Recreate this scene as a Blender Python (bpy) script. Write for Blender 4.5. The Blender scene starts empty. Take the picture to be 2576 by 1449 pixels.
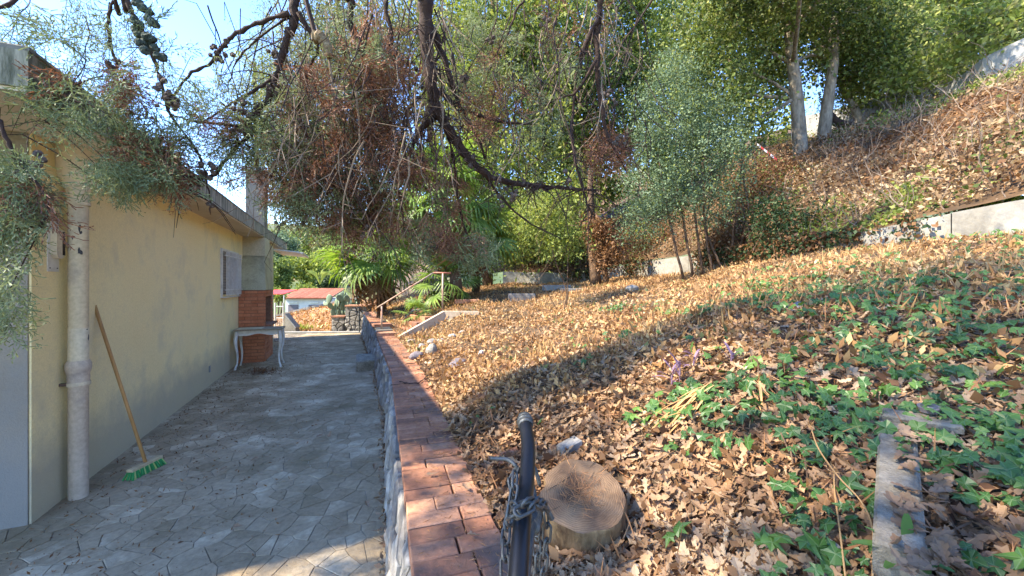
import bpy, math, random
import numpy as np
from mathutils import Vector, Matrix
random.seed(11); rng = np.random.default_rng(11)
S = bpy.context.scene
COL = S.collection
R = math.radians

# ------------------------------------------------ camera, sky, sun, exposure
cd = bpy.data.cameras.new("camera"); cam = bpy.data.objects.new("camera", cd); COL.objects.link(cam)
cd.sensor_width = 36; cd.lens = 14.045; cd.shift_y = -0.0037
cd.clip_start = 0.05; cd.clip_end = 2000
cam.location = (0, 0, 1.6); cam.rotation_euler = (R(90), 0, 0)
S.camera = cam
SUN = Vector((-0.93, -0.30, 0.0)).normalized() * math.cos(R(45)); SUN.z = math.sin(R(45))
W = bpy.data.worlds.new("World"); S.world = W; W.use_nodes = True
nt = W.node_tree; sky = nt.nodes.new("ShaderNodeTexSky"); sky.sky_type = 'NISHITA'
sky.sun_disc = False; sky.sun_elevation = R(45); sky.sun_rotation = math.atan2(SUN.x, SUN.y)
sky.air_density = 1.0; sky.dust_density = 0.0; sky.ozone_density = 2.2
bg = nt.nodes["Background"]; bg.inputs[1].default_value = 0.15
hs = nt.nodes.new('ShaderNodeHueSaturation'); hs.inputs['Saturation'].default_value = 1.18; hs.inputs['Hue'].default_value = .512; hs.inputs['Value'].default_value = .78
nt.links.new(sky.outputs[0], hs.inputs['Color']); nt.links.new(hs.outputs[0], bg.inputs[0])
sl = bpy.data.lights.new("sun", 'SUN'); so = bpy.data.objects.new("sun", sl); COL.objects.link(so)
sl.energy = 2.5; sl.angle = R(0.9); sl.color = (1.0, 0.89, 0.70)
so.rotation_euler = SUN.to_track_quat('Z', 'Y').to_euler()
S.view_settings.view_transform = 'Standard'; S.view_settings.look = 'None'
S.view_settings.gamma = 1; S.view_settings.use_curve_mapping = False
S.view_settings.exposure = 2.85
try:
    S.cycles.max_bounces = 7; S.cycles.diffuse_bounces = 4; S.cycles.transmission_bounces = 4; S.cycles.transparent_max_bounces = 4
except Exception: pass

# ------------------------------------------------ helpers
def P(x, y, d):      # a direction read off the photograph, at a real distance d in front of the camera
    return np.array([(x - 1288) / 1005 * d, d, 1.6 - (y - 715) / 1005 * d])
def tag(o, label=None, cat=None, group=None, kind=None):
    if label: o['label'] = label
    if cat: o['category'] = cat
    if group: o['group'] = group
    if kind: o['kind'] = kind
    return o
def thing(name, label, cat, loc=(0, 0, 0), group=None):
    o = bpy.data.objects.new(name, None); COL.objects.link(o); o.location = loc
    o.empty_display_size = 0.1
    return tag(o, label, cat, group)
class MB:
    def __init__(s): s.v = []; s.f = {}; s.n = 0
    def add(s, V, F):
        V = np.asarray(V, dtype=np.float64).reshape(-1, 3); s.v.append(V)
        if isinstance(F, np.ndarray): s.f.setdefault(F.shape[1], []).append(F + s.n)
        else:
            for f in F: s.f.setdefault(len(f), []).append(np.asarray([f]) + s.n)
        s.n += len(V); return s
    def mesh(s, name, mat=None, smooth=False):
        m = bpy.data.meshes.new(name)
        if not s.v: return m
        V = np.concatenate(s.v); m.vertices.add(len(V)); m.vertices.foreach_set('co', V.astype(np.float32).ravel())
        ks = sorted(s.f); Fs = [np.concatenate(s.f[k]) for k in ks]
        loops = np.concatenate([F.ravel() for F in Fs]).astype(np.int32)
        tot = np.concatenate([np.full(len(F), k) for F, k in zip(Fs, ks)]).astype(np.int32)
        st = np.concatenate([[0], np.cumsum(tot)[:-1]]).astype(np.int32)
        m.loops.add(len(loops)); m.loops.foreach_set('vertex_index', loops)
        m.polygons.add(len(tot)); m.polygons.foreach_set('loop_start', st)
        try: m.polygons.foreach_set('loop_total', tot)
        except Exception: pass
        m.update(calc_edges=True)
        m.polygons.foreach_set('use_smooth', np.full(len(tot), bool(smooth)))
        if mat: m.materials.append(mat)
        return m
    def build(s, name, mat, parent=None, smooth=False, kind=None, label=None, cat=None, group=None):
        return link(name, s.mesh(name, mat, smooth), parent, kind, label, cat, group)
def base_of(parent):
    p = Vector((0, 0, 0))
    while parent is not None: p += parent.location; parent = parent.parent
    return p
def link(name, me, parent=None, kind=None, label=None, cat=None, group=None, M=None):
    o = bpy.data.objects.new(name, me); COL.objects.link(o)
    if M is not None: o.matrix_basis = M
    if parent is not None:
        o.parent = parent; o.location = o.location - base_of(parent)
    return tag(o, label, cat, group, kind)
def frame(t):
    t = t / (np.linalg.norm(t) + 1e-9); a = np.array([0, 0, 1.]) if abs(t[2]) < .9 else np.array([1., 0, 0])
    u = np.cross(t, a); u /= np.linalg.norm(u); return u, np.cross(t, u)
def tube(pts, rad, n=6, cap=True):
    pts = np.asarray(pts, float); k = len(pts); rad = np.broadcast_to(np.asarray(rad, float), (k,))
    T = np.gradient(pts, axis=0); V = []; u, _ = frame(T[0])
    for i in range(k):
        t = T[i] / (np.linalg.norm(T[i]) + 1e-9); u = u - t * np.dot(u, t)
        if np.linalg.norm(u) < 1e-6: u, _ = frame(t)
        u /= np.linalg.norm(u); w = np.cross(t, u)
        for j in range(n):
            a = 2 * math.pi * j / n; V.append(pts[i] + rad[i] * (math.cos(a) * u + math.sin(a) * w))
    i, j = np.meshgrid(np.arange(k - 1), np.arange(n), indexing='ij'); i = i.ravel(); j = j.ravel(); j2 = (j + 1) % n
    F = [tuple(f) for f in np.stack([i * n + j, i * n + j2, (i + 1) * n + j2, (i + 1) * n + j], 1)]
    if cap: F += [tuple(range(n))[::-1], tuple(range((k - 1) * n, k * n))]
    return np.array(V), F
def smooth_path(pts, m=4, wob=0.0):
    pts = np.asarray(pts, float); k = len(pts)
    if k < 3: out = np.linspace(0, 1, m * 2)[:, None] * (pts[-1] - pts[0]) + pts[0]
    else:
        Q = np.vstack([2 * pts[0] - pts[1], pts, 2 * pts[-1] - pts[-2]]); out = []
        for i in range(1, k):
            for t in np.linspace(0, 1, m, endpoint=False):
                a, b, c, d = Q[i - 1], Q[i], Q[i + 1], Q[i + 2]
                out.append(.5 * ((2 * b) + (-a + c) * t + (2 * a - 5 * b + 4 * c - d) * t * t + (-a + 3 * b - 3 * c + d) * t ** 3))
        out.append(pts[-1]); out = np.array(out)
    if wob: out[1:-1] += rng.normal(0, wob, (len(out) - 2, 3))
    return out
def box(c, ax, half, bev=0.0):
    # box with centre c, three unit axes and half sizes; optional chamfer round the top (third axis)
    c = np.asarray(c, float); a, b, n = [np.asarray(x, float) for x in ax]; h = half; V = []
    def ring(z, s):
        for sx, sy in ((-1, -1), (1, -1), (1, 1), (-1, 1)): V.append(c + a * sx * (h[0] - s) + b * sy * (h[1] - s) + n * z)
    ring(-h[2], 0); ring(h[2] - bev, 0)
    F = [(3, 2, 1, 0)] + [(i, (i + 1) % 4, 4 + (i + 1) % 4, 4 + i) for i in range(4)]
    if bev:
        ring(h[2], bev); F += [(4 + i, 4 + (i + 1) % 4, 8 + (i + 1) % 4, 8 + i) for i in range(4)] + [(8, 9, 10, 11)]
    else: F += [(4, 5, 6, 7)]
    return np.array(V), F
XYZ = (np.array([1., 0, 0]), np.array([0, 1., 0]), np.array([0, 0, 1.]))
def prism(poly, depth_vec):
    poly = np.asarray(poly, float); n = len(poly)
    return np.vstack([poly, poly + np.asarray(depth_vec)]), [tuple(range(n))[::-1], tuple(range(n, 2 * n))] + [(i, (i + 1) % n, n + (i + 1) % n, n + i) for i in range(n)]
def clip(poly, p, nrm):
    out = []; k = len(poly)
    for i in range(k):
        a, b = poly[i], poly[(i + 1) % k]
        da = (a[0] - p[0]) * nrm[0] + (a[1] - p[1]) * nrm[1]; db = (b[0] - p[0]) * nrm[0] + (b[1] - p[1]) * nrm[1]
        if da <= 0: out.append(a)
        if (da < 0 < db) or (db < 0 < da):
            t = da / (da - db); out.append((a[0] + (b[0] - a[0]) * t, a[1] + (b[1] - a[1]) * t))
    return out
def voronoi(x0, x1, y0, y1, sx, sy, jit, joint, seed=0):
    r = random.Random(seed); nx = max(1, int((x1 - x0) / sx)); ny = max(1, int((y1 - y0) / sy)); pts = {}
    for i in range(-2, nx + 2):
        for j in range(-2, ny + 2):
            pts[i, j] = (x0 + (i + .5 + (r.random() - .5) * jit) * (x1 - x0) / nx, y0 + (j + .5 + (r.random() - .5) * jit) * (y1 - y0) / ny)
    out = []
    for i in range(nx):
        for j in range(ny):
            p = pts[i, j]; poly = [(x0, y0), (x1, y0), (x1, y1), (x0, y1)]
            for di in (-2, -1, 0, 1, 2):
                for dj in (-2, -1, 0, 1, 2):
                    q = pts.get((i + di, j + dj))
                    if q is None or (di == 0 and dj == 0): continue
                    d = (q[0] - p[0], q[1] - p[1]); L = math.hypot(*d)
                    if L < 1e-6: continue
                    n = (d[0] / L, d[1] / L); h = L / 2 - joint * (.6 + .8 * r.random())
                    poly = clip(poly, (p[0] + n[0] * h, p[1] + n[1] * h), n)
                    if len(poly) < 3: break
                if len(poly) < 3: break
            if len(poly) >= 3: out.append((p, poly))
    return out
def plateau(poly, to3d, h, bev, wob=0.0):
    # a stone: polygon with a chamfered, slightly uneven top; to3d(a, b, height) -> point
    n = len(poly); c = np.mean(poly, 0); V = []
    for lvl in (0, 1, 2):
        for p in poly:
            q = np.array(p); z = (0, h * .75, h)[lvl]
            if lvl == 2:
                dv = c - q; L = np.linalg.norm(dv) + 1e-9; q = q + dv / L * min(bev, L * .45); z += random.uniform(-wob, wob)
            V.append(to3d(q[0], q[1], z))
    F = [(i + a * n, (i + 1) % n + a * n, (i + 1) % n + (a + 1) * n, i + (a + 1) * n) for a in (0, 1) for i in range(n)] + [tuple(range(2 * n, 3 * n))]
    return np.array(V), F

# ------------------------------------------------ materials
def mat(name, cols, scale=4.0, rough=.85, bump=.25, bscale=60., spec=.25, obj_rand=0., island=False, transl=0., dirt=None, dirt_scale=1.2, dirt_amt=.5, metal=0., fine=0.25, low=None, stretch=None, tcol=None, vein=False):
    m = bpy.data.materials.new(name); m.use_nodes = True; N = m.node_tree.nodes; L = m.node_tree.links
    b = N["Principled BSDF"]; b.inputs["Roughness"].default_value = rough
    b.inputs["Specular IOR Level"].default_value = spec; b.inputs["Metallic"].default_value = metal
    g = N.new("ShaderNodeNewGeometry"); pos = g.outputs["Position"]
    if stretch:
        mp = N.new("ShaderNodeMapping"); mp.inputs["Scale"].default_value = stretch; L.new(pos, mp.inputs["Vector"]); pos = mp.outputs[0]
    def noise(sc, det=4, rg=.6, src=None):
        n = N.new("ShaderNodeTexNoise"); n.inputs["Scale"].default_value = sc; n.inputs["Detail"].default_value = det; n.inputs["Roughness"].default_value = rg
        L.new(src or pos, n.inputs["Vector"]); return n.outputs["Fac"]
    ramp = N.new("ShaderNodeValToRGB"); el = ramp.color_ramp.elements
    lo, hi = (0.0, 1.0) if island else (.3, .7)
    while len(el) < len(cols): el.new(.5)
    for i, c in enumerate(cols):
        el[i].position = lo + (hi - lo) * i / max(1, len(cols) - 1); el[i].color = (*c, 1)
    if island:
        mx = N.new("ShaderNodeMath"); mx.operation = 'MULTIPLY_ADD'; L.new(g.outputs["Random Per Island"], mx.inputs[0]); mx.inputs[1].default_value = .62
        m2 = N.new("ShaderNodeMath"); m2.operation = 'MULTIPLY_ADD'; L.new(noise(scale, 2), m2.inputs[0]); m2.inputs[1].default_value = 1.4; m2.inputs[2].default_value = -.5
        L.new(m2.outputs[0], mx.inputs[2]); mx.use_clamp = True; L.new(mx.outputs[0], ramp.inputs[0])
    elif obj_rand:
        oi = N.new("ShaderNodeObjectInfo"); mx = N.new("ShaderNodeMath"); mx.operation = 'MULTIPLY_ADD'
        L.new(oi.outputs["Random"], mx.inputs[0]); mx.inputs[1].default_value = obj_rand
        m2 = N.new("ShaderNodeMath"); m2.operation = 'SUBTRACT'; L.new(noise(scale), m2.inputs[0]); m2.inputs[1].default_value = obj_rand * .5
        L.new(m2.outputs[0], mx.inputs[2]); L.new(mx.outputs[0], ramp.inputs[0])
    else: L.new(noise(scale), ramp.inputs[0])
    col = ramp.outputs[0]
    def mixc(fac, a, c2, mode='MIX'):
        x = N.new("ShaderNodeMix"); x.data_type = 'RGBA'; x.blend_type = mode
        if isinstance(fac, float): x.inputs[0].default_value = fac
        else: L.new(fac, x.inputs[0])
        L.new(a, x.inputs[6])
        if isinstance(c2, tuple): x.inputs[7].default_value = (*c2, 1)
        else: L.new(c2, x.inputs[7])
        return x.outputs[2]
    def mrange(src, a, b_, c=0., d=1.):
        x = N.new("ShaderNodeMapRange"); L.new(src, x.inputs[0])
        for i, v in enumerate((a, b_, c, d)): x.inputs[i + 1].default_value = v
        return x.outputs[0]
    if fine and not island:
        fr = N.new("ShaderNodeValToRGB"); e = fr.color_ramp.elements; e[0].position = .3; e[1].position = .7
        e[0].color = (1 - fine, 1 - fine, 1 - fine, 1); e[1].color = (1, 1, 1, 1); L.new(noise(bscale * .6, 3), fr.inputs[0]); col = mixc(1.0, col, fr.outputs[0], 'MULTIPLY')
    if dirt: col = mixc(mrange(noise(dirt_scale, 6, .7), .5, .66, 0, dirt_amt), col, dirt)
    if low:   # splash-back grime that sits near the foot of a wall: (z, height, colour, amount)
        sp = N.new("ShaderNodeSeparateXYZ"); L.new(g.outputs["Position"], sp.inputs[0])
        n1 = noise(3.5, 6, .7); ad = N.new("ShaderNodeMath"); ad.operation = 'MULTIPLY_ADD'; L.new(n1, ad.inputs[0]); ad.inputs[1].default_value = -low[1] * 1.6; L.new(sp.outputs[2], ad.inputs[2])
        col = mixc(mrange(ad.outputs[0], low[0] - low[1] * .7, low[0] + low[1] * .3, low[3], 0.), col, low[2])
    if vein:
        at = N.new("ShaderNodeAttribute"); at.attribute_name = "vein"; col = mixc(mrange(at.outputs["Fac"], .84, .97, 0, .6), col, (.17, .24, .10))
    L.new(col, b.inputs["Base Color"])
    if bump:
        bp = N.new("ShaderNodeBump"); bp.inputs["Strength"].default_value = bump; bp.inputs["Distance"].default_value = .01
        L.new(noise(bscale, 5, .65), bp.inputs["Height"]); L.new(bp.outputs[0], b.inputs["Normal"])
    if transl:
        tr = N.new("ShaderNodeBsdfTranslucent"); ms = N.new("ShaderNodeMixShader"); ms.inputs[0].default_value = transl
        if tcol: L.new(mixc(1.0, col, tcol, 'MULTIPLY'), tr.inputs[0])
        else: L.new(col, tr.inputs[0])
        L.new(b.outputs[0], ms.inputs[1]); L.new(tr.outputs[0], ms.inputs[2]); L.new(ms.outputs[0], N["Material Output"].inputs[0])
    return m
MT = {}
MT['stucco'] = mat('stucco', [(.88, .72, .37), (.93, .80, .45)], scale=.8, bump=.45, bscale=120, fine=.16, dirt=(.56, .49, .33), dirt_scale=1.6, dirt_amt=.55, low=(.26, .34, (.42, .38, .28), .75))
MT['grey_render'] = mat('grey_render', [(.17, .145, .11), (.25, .215, .165)], scale=1.3, bump=.4, bscale=110, fine=.15, dirt=(.17, .17, .16), dirt_amt=.6, low=(.35, .5, (.18, .18, .17), .7))
MT['soffit'] = mat('soffit', [(.55, .46, .33), (.64, .55, .41)], scale=1.2, bump=.2, fine=.1, dirt=(.36, .27, .17), dirt_scale=1.6, dirt_amt=.5)
MT['fascia'] = mat('fascia', [(.16, .16, .12), (.34, .32, .25), (.50, .46, .36)], scale=6, bump=.5, bscale=50, dirt=(.06, .065, .04), dirt_scale=4, dirt_amt=.85, stretch=(3, 3, .5))
MT['roof_top'] = mat('roof_top', [(.16, .15, .13), (.26, .25, .22)], scale=3, bump=.5)
MT['pipe'] = mat('pipe', [(.62, .53, .37), (.72, .63, .45)], scale=3, bump=.15, bscale=60, dirt=(.24, .20, .19), dirt_scale=3, dirt_amt=.5, low=(.35, .5, (.23, .20, .20), .6))
MT['paint_chip'] = mat('paint_chip', [(.05, .05, .06), (.08, .08, .09)])
MT['paver'] = mat('paver', [(.28, .21, .125), (.35, .265, .165), (.41, .315, .20), (.58, .47, .32)], scale=1.6, bump=.5, bscale=45, obj_rand=.24, fine=.3, dirt=(.17, .125, .065), dirt_scale=.7, dirt_amt=.8)
MT['mortar'] = mat('mortar', [(.11, .09, .065), (.19, .16, .12), (.56, .50, .40)], scale=2.4, bump=.5, bscale=60, fine=.4)
MT['fieldstone'] = mat('fieldstone', [(.17, .155, .14), (.29, .27, .24), (.44, .41, .36)], scale=7, bump=.8, bscale=28, obj_rand=.3, fine=.35, dirt=(.13, .12, .12), dirt_scale=9, dirt_amt=.6)
MT['wall_core'] = mat('wall_core', [(.09, .08, .07), (.16, .15, .13)], scale=8, bump=.6)
MT['cap_brick'] = mat('cap_brick', [(.27, .125, .075), (.43, .19, .105), (.52, .27, .16)], scale=5, bump=.5, bscale=50, obj_rand=.5, fine=.35, dirt=(.15, .10, .075), dirt_scale=2.4, dirt_amt=.9)
MT['bbq_brick'] = mat('bbq_brick', [(.46, .16, .075), (.60, .24, .12)], scale=6, bump=.4, bscale=60, obj_rand=.4, fine=.2)
MT['bbq_mortar'] = mat('bbq_mortar', [(.20, .10, .06), (.30, .17, .10)], scale=9)
MT['hood'] = mat('hood', [(.40, .36, .20), (.52, .46, .28)], scale=3, bump=.4, bscale=70, dirt=(.20, .18, .10), dirt_scale=2.5, dirt_amt=.7)
MT['hood_pale'] = mat('hood_pale', [(.52, .46, .29), (.60, .53, .35)], scale=3, bump=.3)
MT['soot'] = mat('soot', [(.02, .018, .015), (.05, .04, .03)], bump=.2)
MT['white_paint'] = mat('white_paint', [(.62, .60, .54), (.72, .70, .64)], scale=5, rough=.5, bump=.05, fine=.08, dirt=(.35, .30, .22), dirt_scale=8, dirt_amt=.4)
MT['table_wood'] = mat('table_wood', [(.25, .19, .12), (.36, .30, .21)], scale=6, stretch=(2, 12, 2), bump=.2)
MT['concrete'] = mat('concrete', [(.28, .28, .27), (.40, .39, .37)], scale=4, bump=.5, bscale=60, dirt=(.15, .15, .14), dirt_scale=3, dirt_amt=.6)
MT['white_concrete'] = mat('white_concrete', [(.17, .155, .13), (.36, .335, .285)], scale=2.5, bump=.5, bscale=30, dirt=(.22, .22, .21), dirt_scale=2.2, dirt_amt=.75)
MT['stair_plaster'] = mat('stair_plaster', [(.42, .34, .25), (.56, .47, .36)], scale=4, bump=.6, bscale=40, dirt=(.25, .19, .13), dirt_scale=4, dirt_amt=.6)
MT['rust_paint'] = mat('rust_paint', [(.42, .30, .22), (.56, .46, .36)], scale=6, rough=.6, dirt=(.38, .13, .06), dirt_scale=3, dirt_amt=.9)
MT['red_paint'] = mat('red_paint', [(.45, .15, .09), (.55, .22, .14)], scale=6, rough=.6)
MT['wood_pole'] = mat('wood_pole', [(.45, .24, .08), (.58, .33, .13)], scale=4, rough=.6, bump=.1, stretch=(9, 9, 1))
MT['dead_wood'] = mat('dead_wood', [(.22, .15, .08), (.40, .30, .18)], scale=22, bump=.8, bscale=60, fine=.4, dirt=(.10, .06, .03), dirt_scale=14, dirt_amt=.8)
MT['wood_raw'] = mat('wood_raw', [(.50, .38, .22), (.62, .49, .30)], scale=6, bump=.1)
MT['bristle_green'] = mat('bristle_green', [(.03, .17, .05), (.05, .30, .09)], island=True, bump=0)
MT['bristle_yellow'] = mat('bristle_yellow', [(.30, .38, .10), (.42, .48, .18)], island=True, bump=0)
MT['black_steel'] = mat('black_steel', [(.005, .006, .008), (.012, .012, .014)], scale=8, rough=.40, spec=.35, bump=.04, fine=.2)
MT['old_steel'] = mat('old_steel', [(.07, .075, .075), (.14, .14, .13)], scale=14, rough=.5, spec=.5, metal=.5, bump=.3)
MT['rust_steel'] = mat('rust_steel', [(.08, .045, .03), (.16, .11, .09)], scale=14, rough=.7, bump=.3)
MT['soil'] = mat('soil', [(.055, .038, .024), (.11, .075, .045), (.19, .13, .075)], scale=3.5, bump=1.0, bscale=30, fine=.5)
MT['bank_soil'] = mat('bank_soil', [(.05, .035, .022), (.12, .07, .035), (.22, .14, .07)], scale=1.6, bump=1.0, bscale=14, fine=.5)
MT['valley'] = mat('valley', [(.04, .07, .02), (.10, .13, .04), (.22, .14, .07)], scale=.12, bump=.5, bscale=3)
MT['orange_slope'] = mat('orange_slope', [(.32, .15, .07), (.44, .24, .12), (.36, .26, .15)], scale=2, bump=1.0, bscale=12, fine=.4)
MT['bark_dark'] = mat('bark_dark', [(.035, .022, .02), (.075, .045, .035)], scale=14, bump=.8, bscale=50)
MT['twig_grey'] = mat('twig_grey', [(.15, .105, .075), (.31, .235, .17)], scale=5, bump=.2)
MT['bark_grey'] = mat('bark_grey', [(.13, .10, .075), (.26, .21, .16), (.36, .31, .24)], scale=7, bump=1.0, bscale=24, stretch=(1.5, 1.5, .5))
MT['bark_brown'] = mat('bark_brown', [(.07, .042, .025), (.16, .10, .06)], scale=9, bump=.8, bscale=30)
MT['cone'] = mat('cone', [(.05, .035, .03), (.12, .09, .075), (.20, .16, .14)], scale=60, bump=.8, bscale=120)
MT['cone_green'] = mat('cone_green', [(.035, .05, .04), (.09, .11, .09)], scale=60, bump=.8, bscale=120)
def leafm(name, cols, tr=.35, tcol=(1, 1, .6), scale=1.5, rough=.6, spec=.3, vein=False): return mat(name, cols, scale=scale, island=True, bump=0, transl=tr, tcol=tcol, rough=rough, spec=spec, vein=vein)
MT['spray'] = leafm('spray', [(.08, .11, .055), (.18, .22, .11), (.32, .36, .19)], .3, (1, 1, .7))
MT['spray_dead'] = leafm('spray_dead', [(.07, .034, .024), (.21, .10, .06), (.40, .21, .12)], .25, (1, .8, .6))
MT['oak_dry'] = leafm('oak_dry', [(.11, .055, .03), (.30, .17, .085), (.45, .29, .16), (.62, .47, .30)], .25, (1, .85, .6), 1.2)
MT['oak_dull'] = leafm('oak_dull', [(.10, .06, .035), (.26, .165, .10), (.42, .31, .21)], .2, (1, .9, .7), 1.2)
MT['straw'] = leafm('straw', [(.10, .05, .025), (.34, .18, .075), (.50, .30, .13), (.62, .45, .22)], .25, (1, .9, .6), 1.0)
MT['needles'] = leafm('needles', [(.25, .11, .05), (.45, .23, .10)], .1)
MT['ivy'] = leafm('ivy', [(.02, .055, .014), (.05, .125, .026), (.15, .27, .045)], .3, (1, 1, .5), 1.2, .42, .5, vein=True)
MT['green_yellow'] = leafm('green_yellow', [(.06, .09, .015), (.18, .23, .045), (.32, .36, .08), (.46, .45, .15)], .45, (1, 1, .55), .7)
MT['green_mid'] = leafm('green_mid', [(.025, .045, .014), (.11, .155, .035), (.24, .28, .07)], .4, (1, 1, .6), .8)
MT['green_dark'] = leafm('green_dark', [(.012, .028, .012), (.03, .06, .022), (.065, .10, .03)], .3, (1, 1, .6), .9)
MT['blue_green'] = leafm('blue_green', [(.03, .055, .028), (.11, .165, .085), (.25, .32, .18)], .3, (1, 1, .8), 1.2)
MT['olive_green'] = leafm('olive_green', [(.06, .07, .025), (.18, .19, .065), (.33, .33, .14)], .35, (1, 1, .7), .8)
MT['brown_leaf'] = leafm('brown_leaf', [(.07, .03, .018), (.18, .09, .04), (.34, .19, .085)], .3, (1, .85, .6), 1.0)
MT['bank_dry'] = leafm('bank_dry', [(.06, .035, .02), (.20, .12, .065), (.36, .25, .14), (.52, .41, .25)], .3, (1, .85, .6), .7)
MT['palm'] = leafm('palm', [(.08, .15, .03), (.19, .30, .06), (.34, .44, .10)], .45, (1, 1, .45), 2, .45, .5)
MT['palm_dead'] = leafm('palm_dead', [(.16, .09, .045), (.30, .19, .10)], .25, (1, .85, .6))
MT['cactus'] = mat('cactus', [(.16, .24, .15), (.30, .38, .26)], scale=4, rough=.5, bump=.1, dirt=(.3, .22, .12), dirt_scale=5, dirt_amt=.3)
MT['purple'] = leafm('purple', [(.16, .09, .15), (.38, .27, .36)], .25, (1, .8, 1))
MT['orange_blade'] = leafm('orange_blade', [(.38, .17, .06), (.58, .32, .13), (.66, .44, .22)], .25, (1, .85, .6), 3)
MT['weed'] = leafm('weed', [(.07, .15, .035), (.14, .25, .07)], .35)
MT['stump_top'] = None
MT['stump_bark'] = mat('stump_bark', [(.09, .05, .025), (.22, .14, .07), (.34, .23, .12)], scale=9, bump=.8, bscale=40, stretch=(2, 2, .6))
MT['tile_red'] = mat('tile_red', [(.42, .15, .08), (.58, .25, .14)], scale=4, obj_rand=.3)
MT['far_white'] = mat('far_white', [(.55, .54, .52), (.7, .69, .66)], scale=1)
MT['tape_red'] = mat('tape_red', [(.6, .05, .05), (.65, .07, .06)], bump=0); MT['tape_white'] = mat('tape_white', [(.75, .72, .7), (.8, .78, .75)], bump=0)
MT['slab'] = mat('slab', [(.20, .175, .135), (.35, .31, .245)], scale=12, bump=1.0, bscale=70, fine=.4, dirt=(.07, .06, .05), dirt_scale=5, dirt_amt=.7)
MT['slate'] = mat('slate', [(.13, .11, .12), (.22, .19, .20)], scale=6, bump=.4)

def stump_material():
    m = bpy.data.materials.new('sawn_wood'); m.use_nodes = True; N = m.node_tree.nodes; L = m.node_tree.links; b = N["Principled BSDF"]
    tc = N.new("ShaderNodeTexCoord"); w = N.new("ShaderNodeTexWave"); w.wave_type = 'RINGS'; w.rings_direction = 'Z'; w.inputs["Scale"].default_value = 34; w.inputs["Distortion"].default_value = 9; w.inputs["Detail"].default_value = 5; w.inputs["Detail Scale"].default_value = .6
    L.new(tc.outputs["Object"], w.inputs["Vector"]); r = N.new("ShaderNodeValToRGB"); e = r.color_ramp.elements; e[0].color = (.20, .125, .07, 1); e[1].color = (.26, .17, .10, 1); L.new(w.outputs["Fac"], r.inputs[0])
    n = N.new("ShaderNodeTexNoise"); n.inputs["Scale"].default_value = 6; n.inputs["Detail"].default_value = 6; L.new(tc.outputs["Object"], n.inputs["Vector"])
    r2 = N.new("ShaderNodeValToRGB"); e = r2.color_ramp.elements; e[0].position = .38; e[1].position = .62; e[0].color = (.30, .26, .25, 1); e[1].color = (1, .95, .88, 1); L.new(n.outputs["Fac"], r2.inputs[0])
    x = N.new("ShaderNodeMix"); x.data_type = 'RGBA'; x.blend_type = 'MULTIPLY'; x.inputs[0].default_value = 1; L.new(r.outputs[0], x.inputs[6]); L.new(r2.outputs[0], x.inputs[7]); L.new(x.outputs[2], b.inputs["Base Color"])
    b.inputs["Roughness"].default_value = .85; bp = N.new("ShaderNodeBump"); bp.inputs["Strength"].default_value = .35; bp.inputs["Distance"].default_value = .004; L.new(w.outputs["Fac"], bp.inputs["Height"]); L.new(bp.outputs[0], b.inputs["Normal"])
    return m
MT['stump_top'] = stump_material()

# ------------------------------------------------ terrain functions
CAPL = np.array([[1.06, -2.6], [-.327, 1.437], [-1.41, 4.77], [-2.69, 8.05], [-3.02, 8.75], [-4.84, 13.1]])   # left edge of the brick coping, plan
CW = .34
def capx(y): return np.interp(y, CAPL[:, 1], CAPL[:, 0])
UW = np.array([[6.9, -4, 2.05, 2.55], [6.6, 0, 2.1, 2.58], [6.3, 3, 2.15, 2.6], [5.9, 4.6, 2.17, 2.58], [5.6, 5.3, 2.18, 2.5], [5.38, 6.5, 2.18, 2.37], [5.05, 8.3, 2.05, 2.33], [4.5, 10.5, 1.86, 2.33], [3.7, 12, 1.84, 2.24], [2.81, 14, 1.67, 2.04], [1.67, 15, 1.61, 2.02], [-.37, 16, 1.6, 2.11], [-4, 17, 1.4, 1.7], [-8, 26, 1.3, 1.4], [-14, 46, 1.2, 1.2]])
def upx(y): return np.interp(y, UW[:, 1], UW[:, 0])
class TPS:
    def __init__(s, pts, lam=.02):
        pts = np.asarray(pts, float); s.p = pts[:, :2]; n = len(pts); A = s.k(s.p, s.p) + lam * np.eye(n)
        Q = np.hstack([np.ones((n, 1)), s.p]); Mx = np.zeros((n + 3, n + 3)); Mx[:n, :n] = A; Mx[:n, n:] = Q; Mx[n:, :n] = Q.T
        s.w = np.linalg.solve(Mx, np.concatenate([pts[:, 2], np.zeros(3)])); s.n = n
    def k(s, a, b):
        r = np.sqrt(((a[:, None] - b[None]) ** 2).sum(2)) ; return r
    def __call__(s, x, y):
        q = np.stack([np.ravel(x), np.ravel(y)], 1); out = np.empty(len(q))
        for i in range(0, len(q), 20000):
            c = q[i:i + 20000]; out[i:i + 20000] = s.k(c, s.p) @ s.w[:s.n] + s.w[s.n] + c @ s.w[s.n + 1:]
        return out.reshape(np.shape(x))
gp = [(capx(y) + CW, y, .53) for y in (-2.5, -1, 0, 1, 2, 3, 4, 5, 6, 7, 8)] + [(capx(y) + CW, y, .70) for y in (9.2, 10.5, 12, 13)]
gp += [tuple(r[[0, 1, 2]]) for r in UW]
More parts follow.
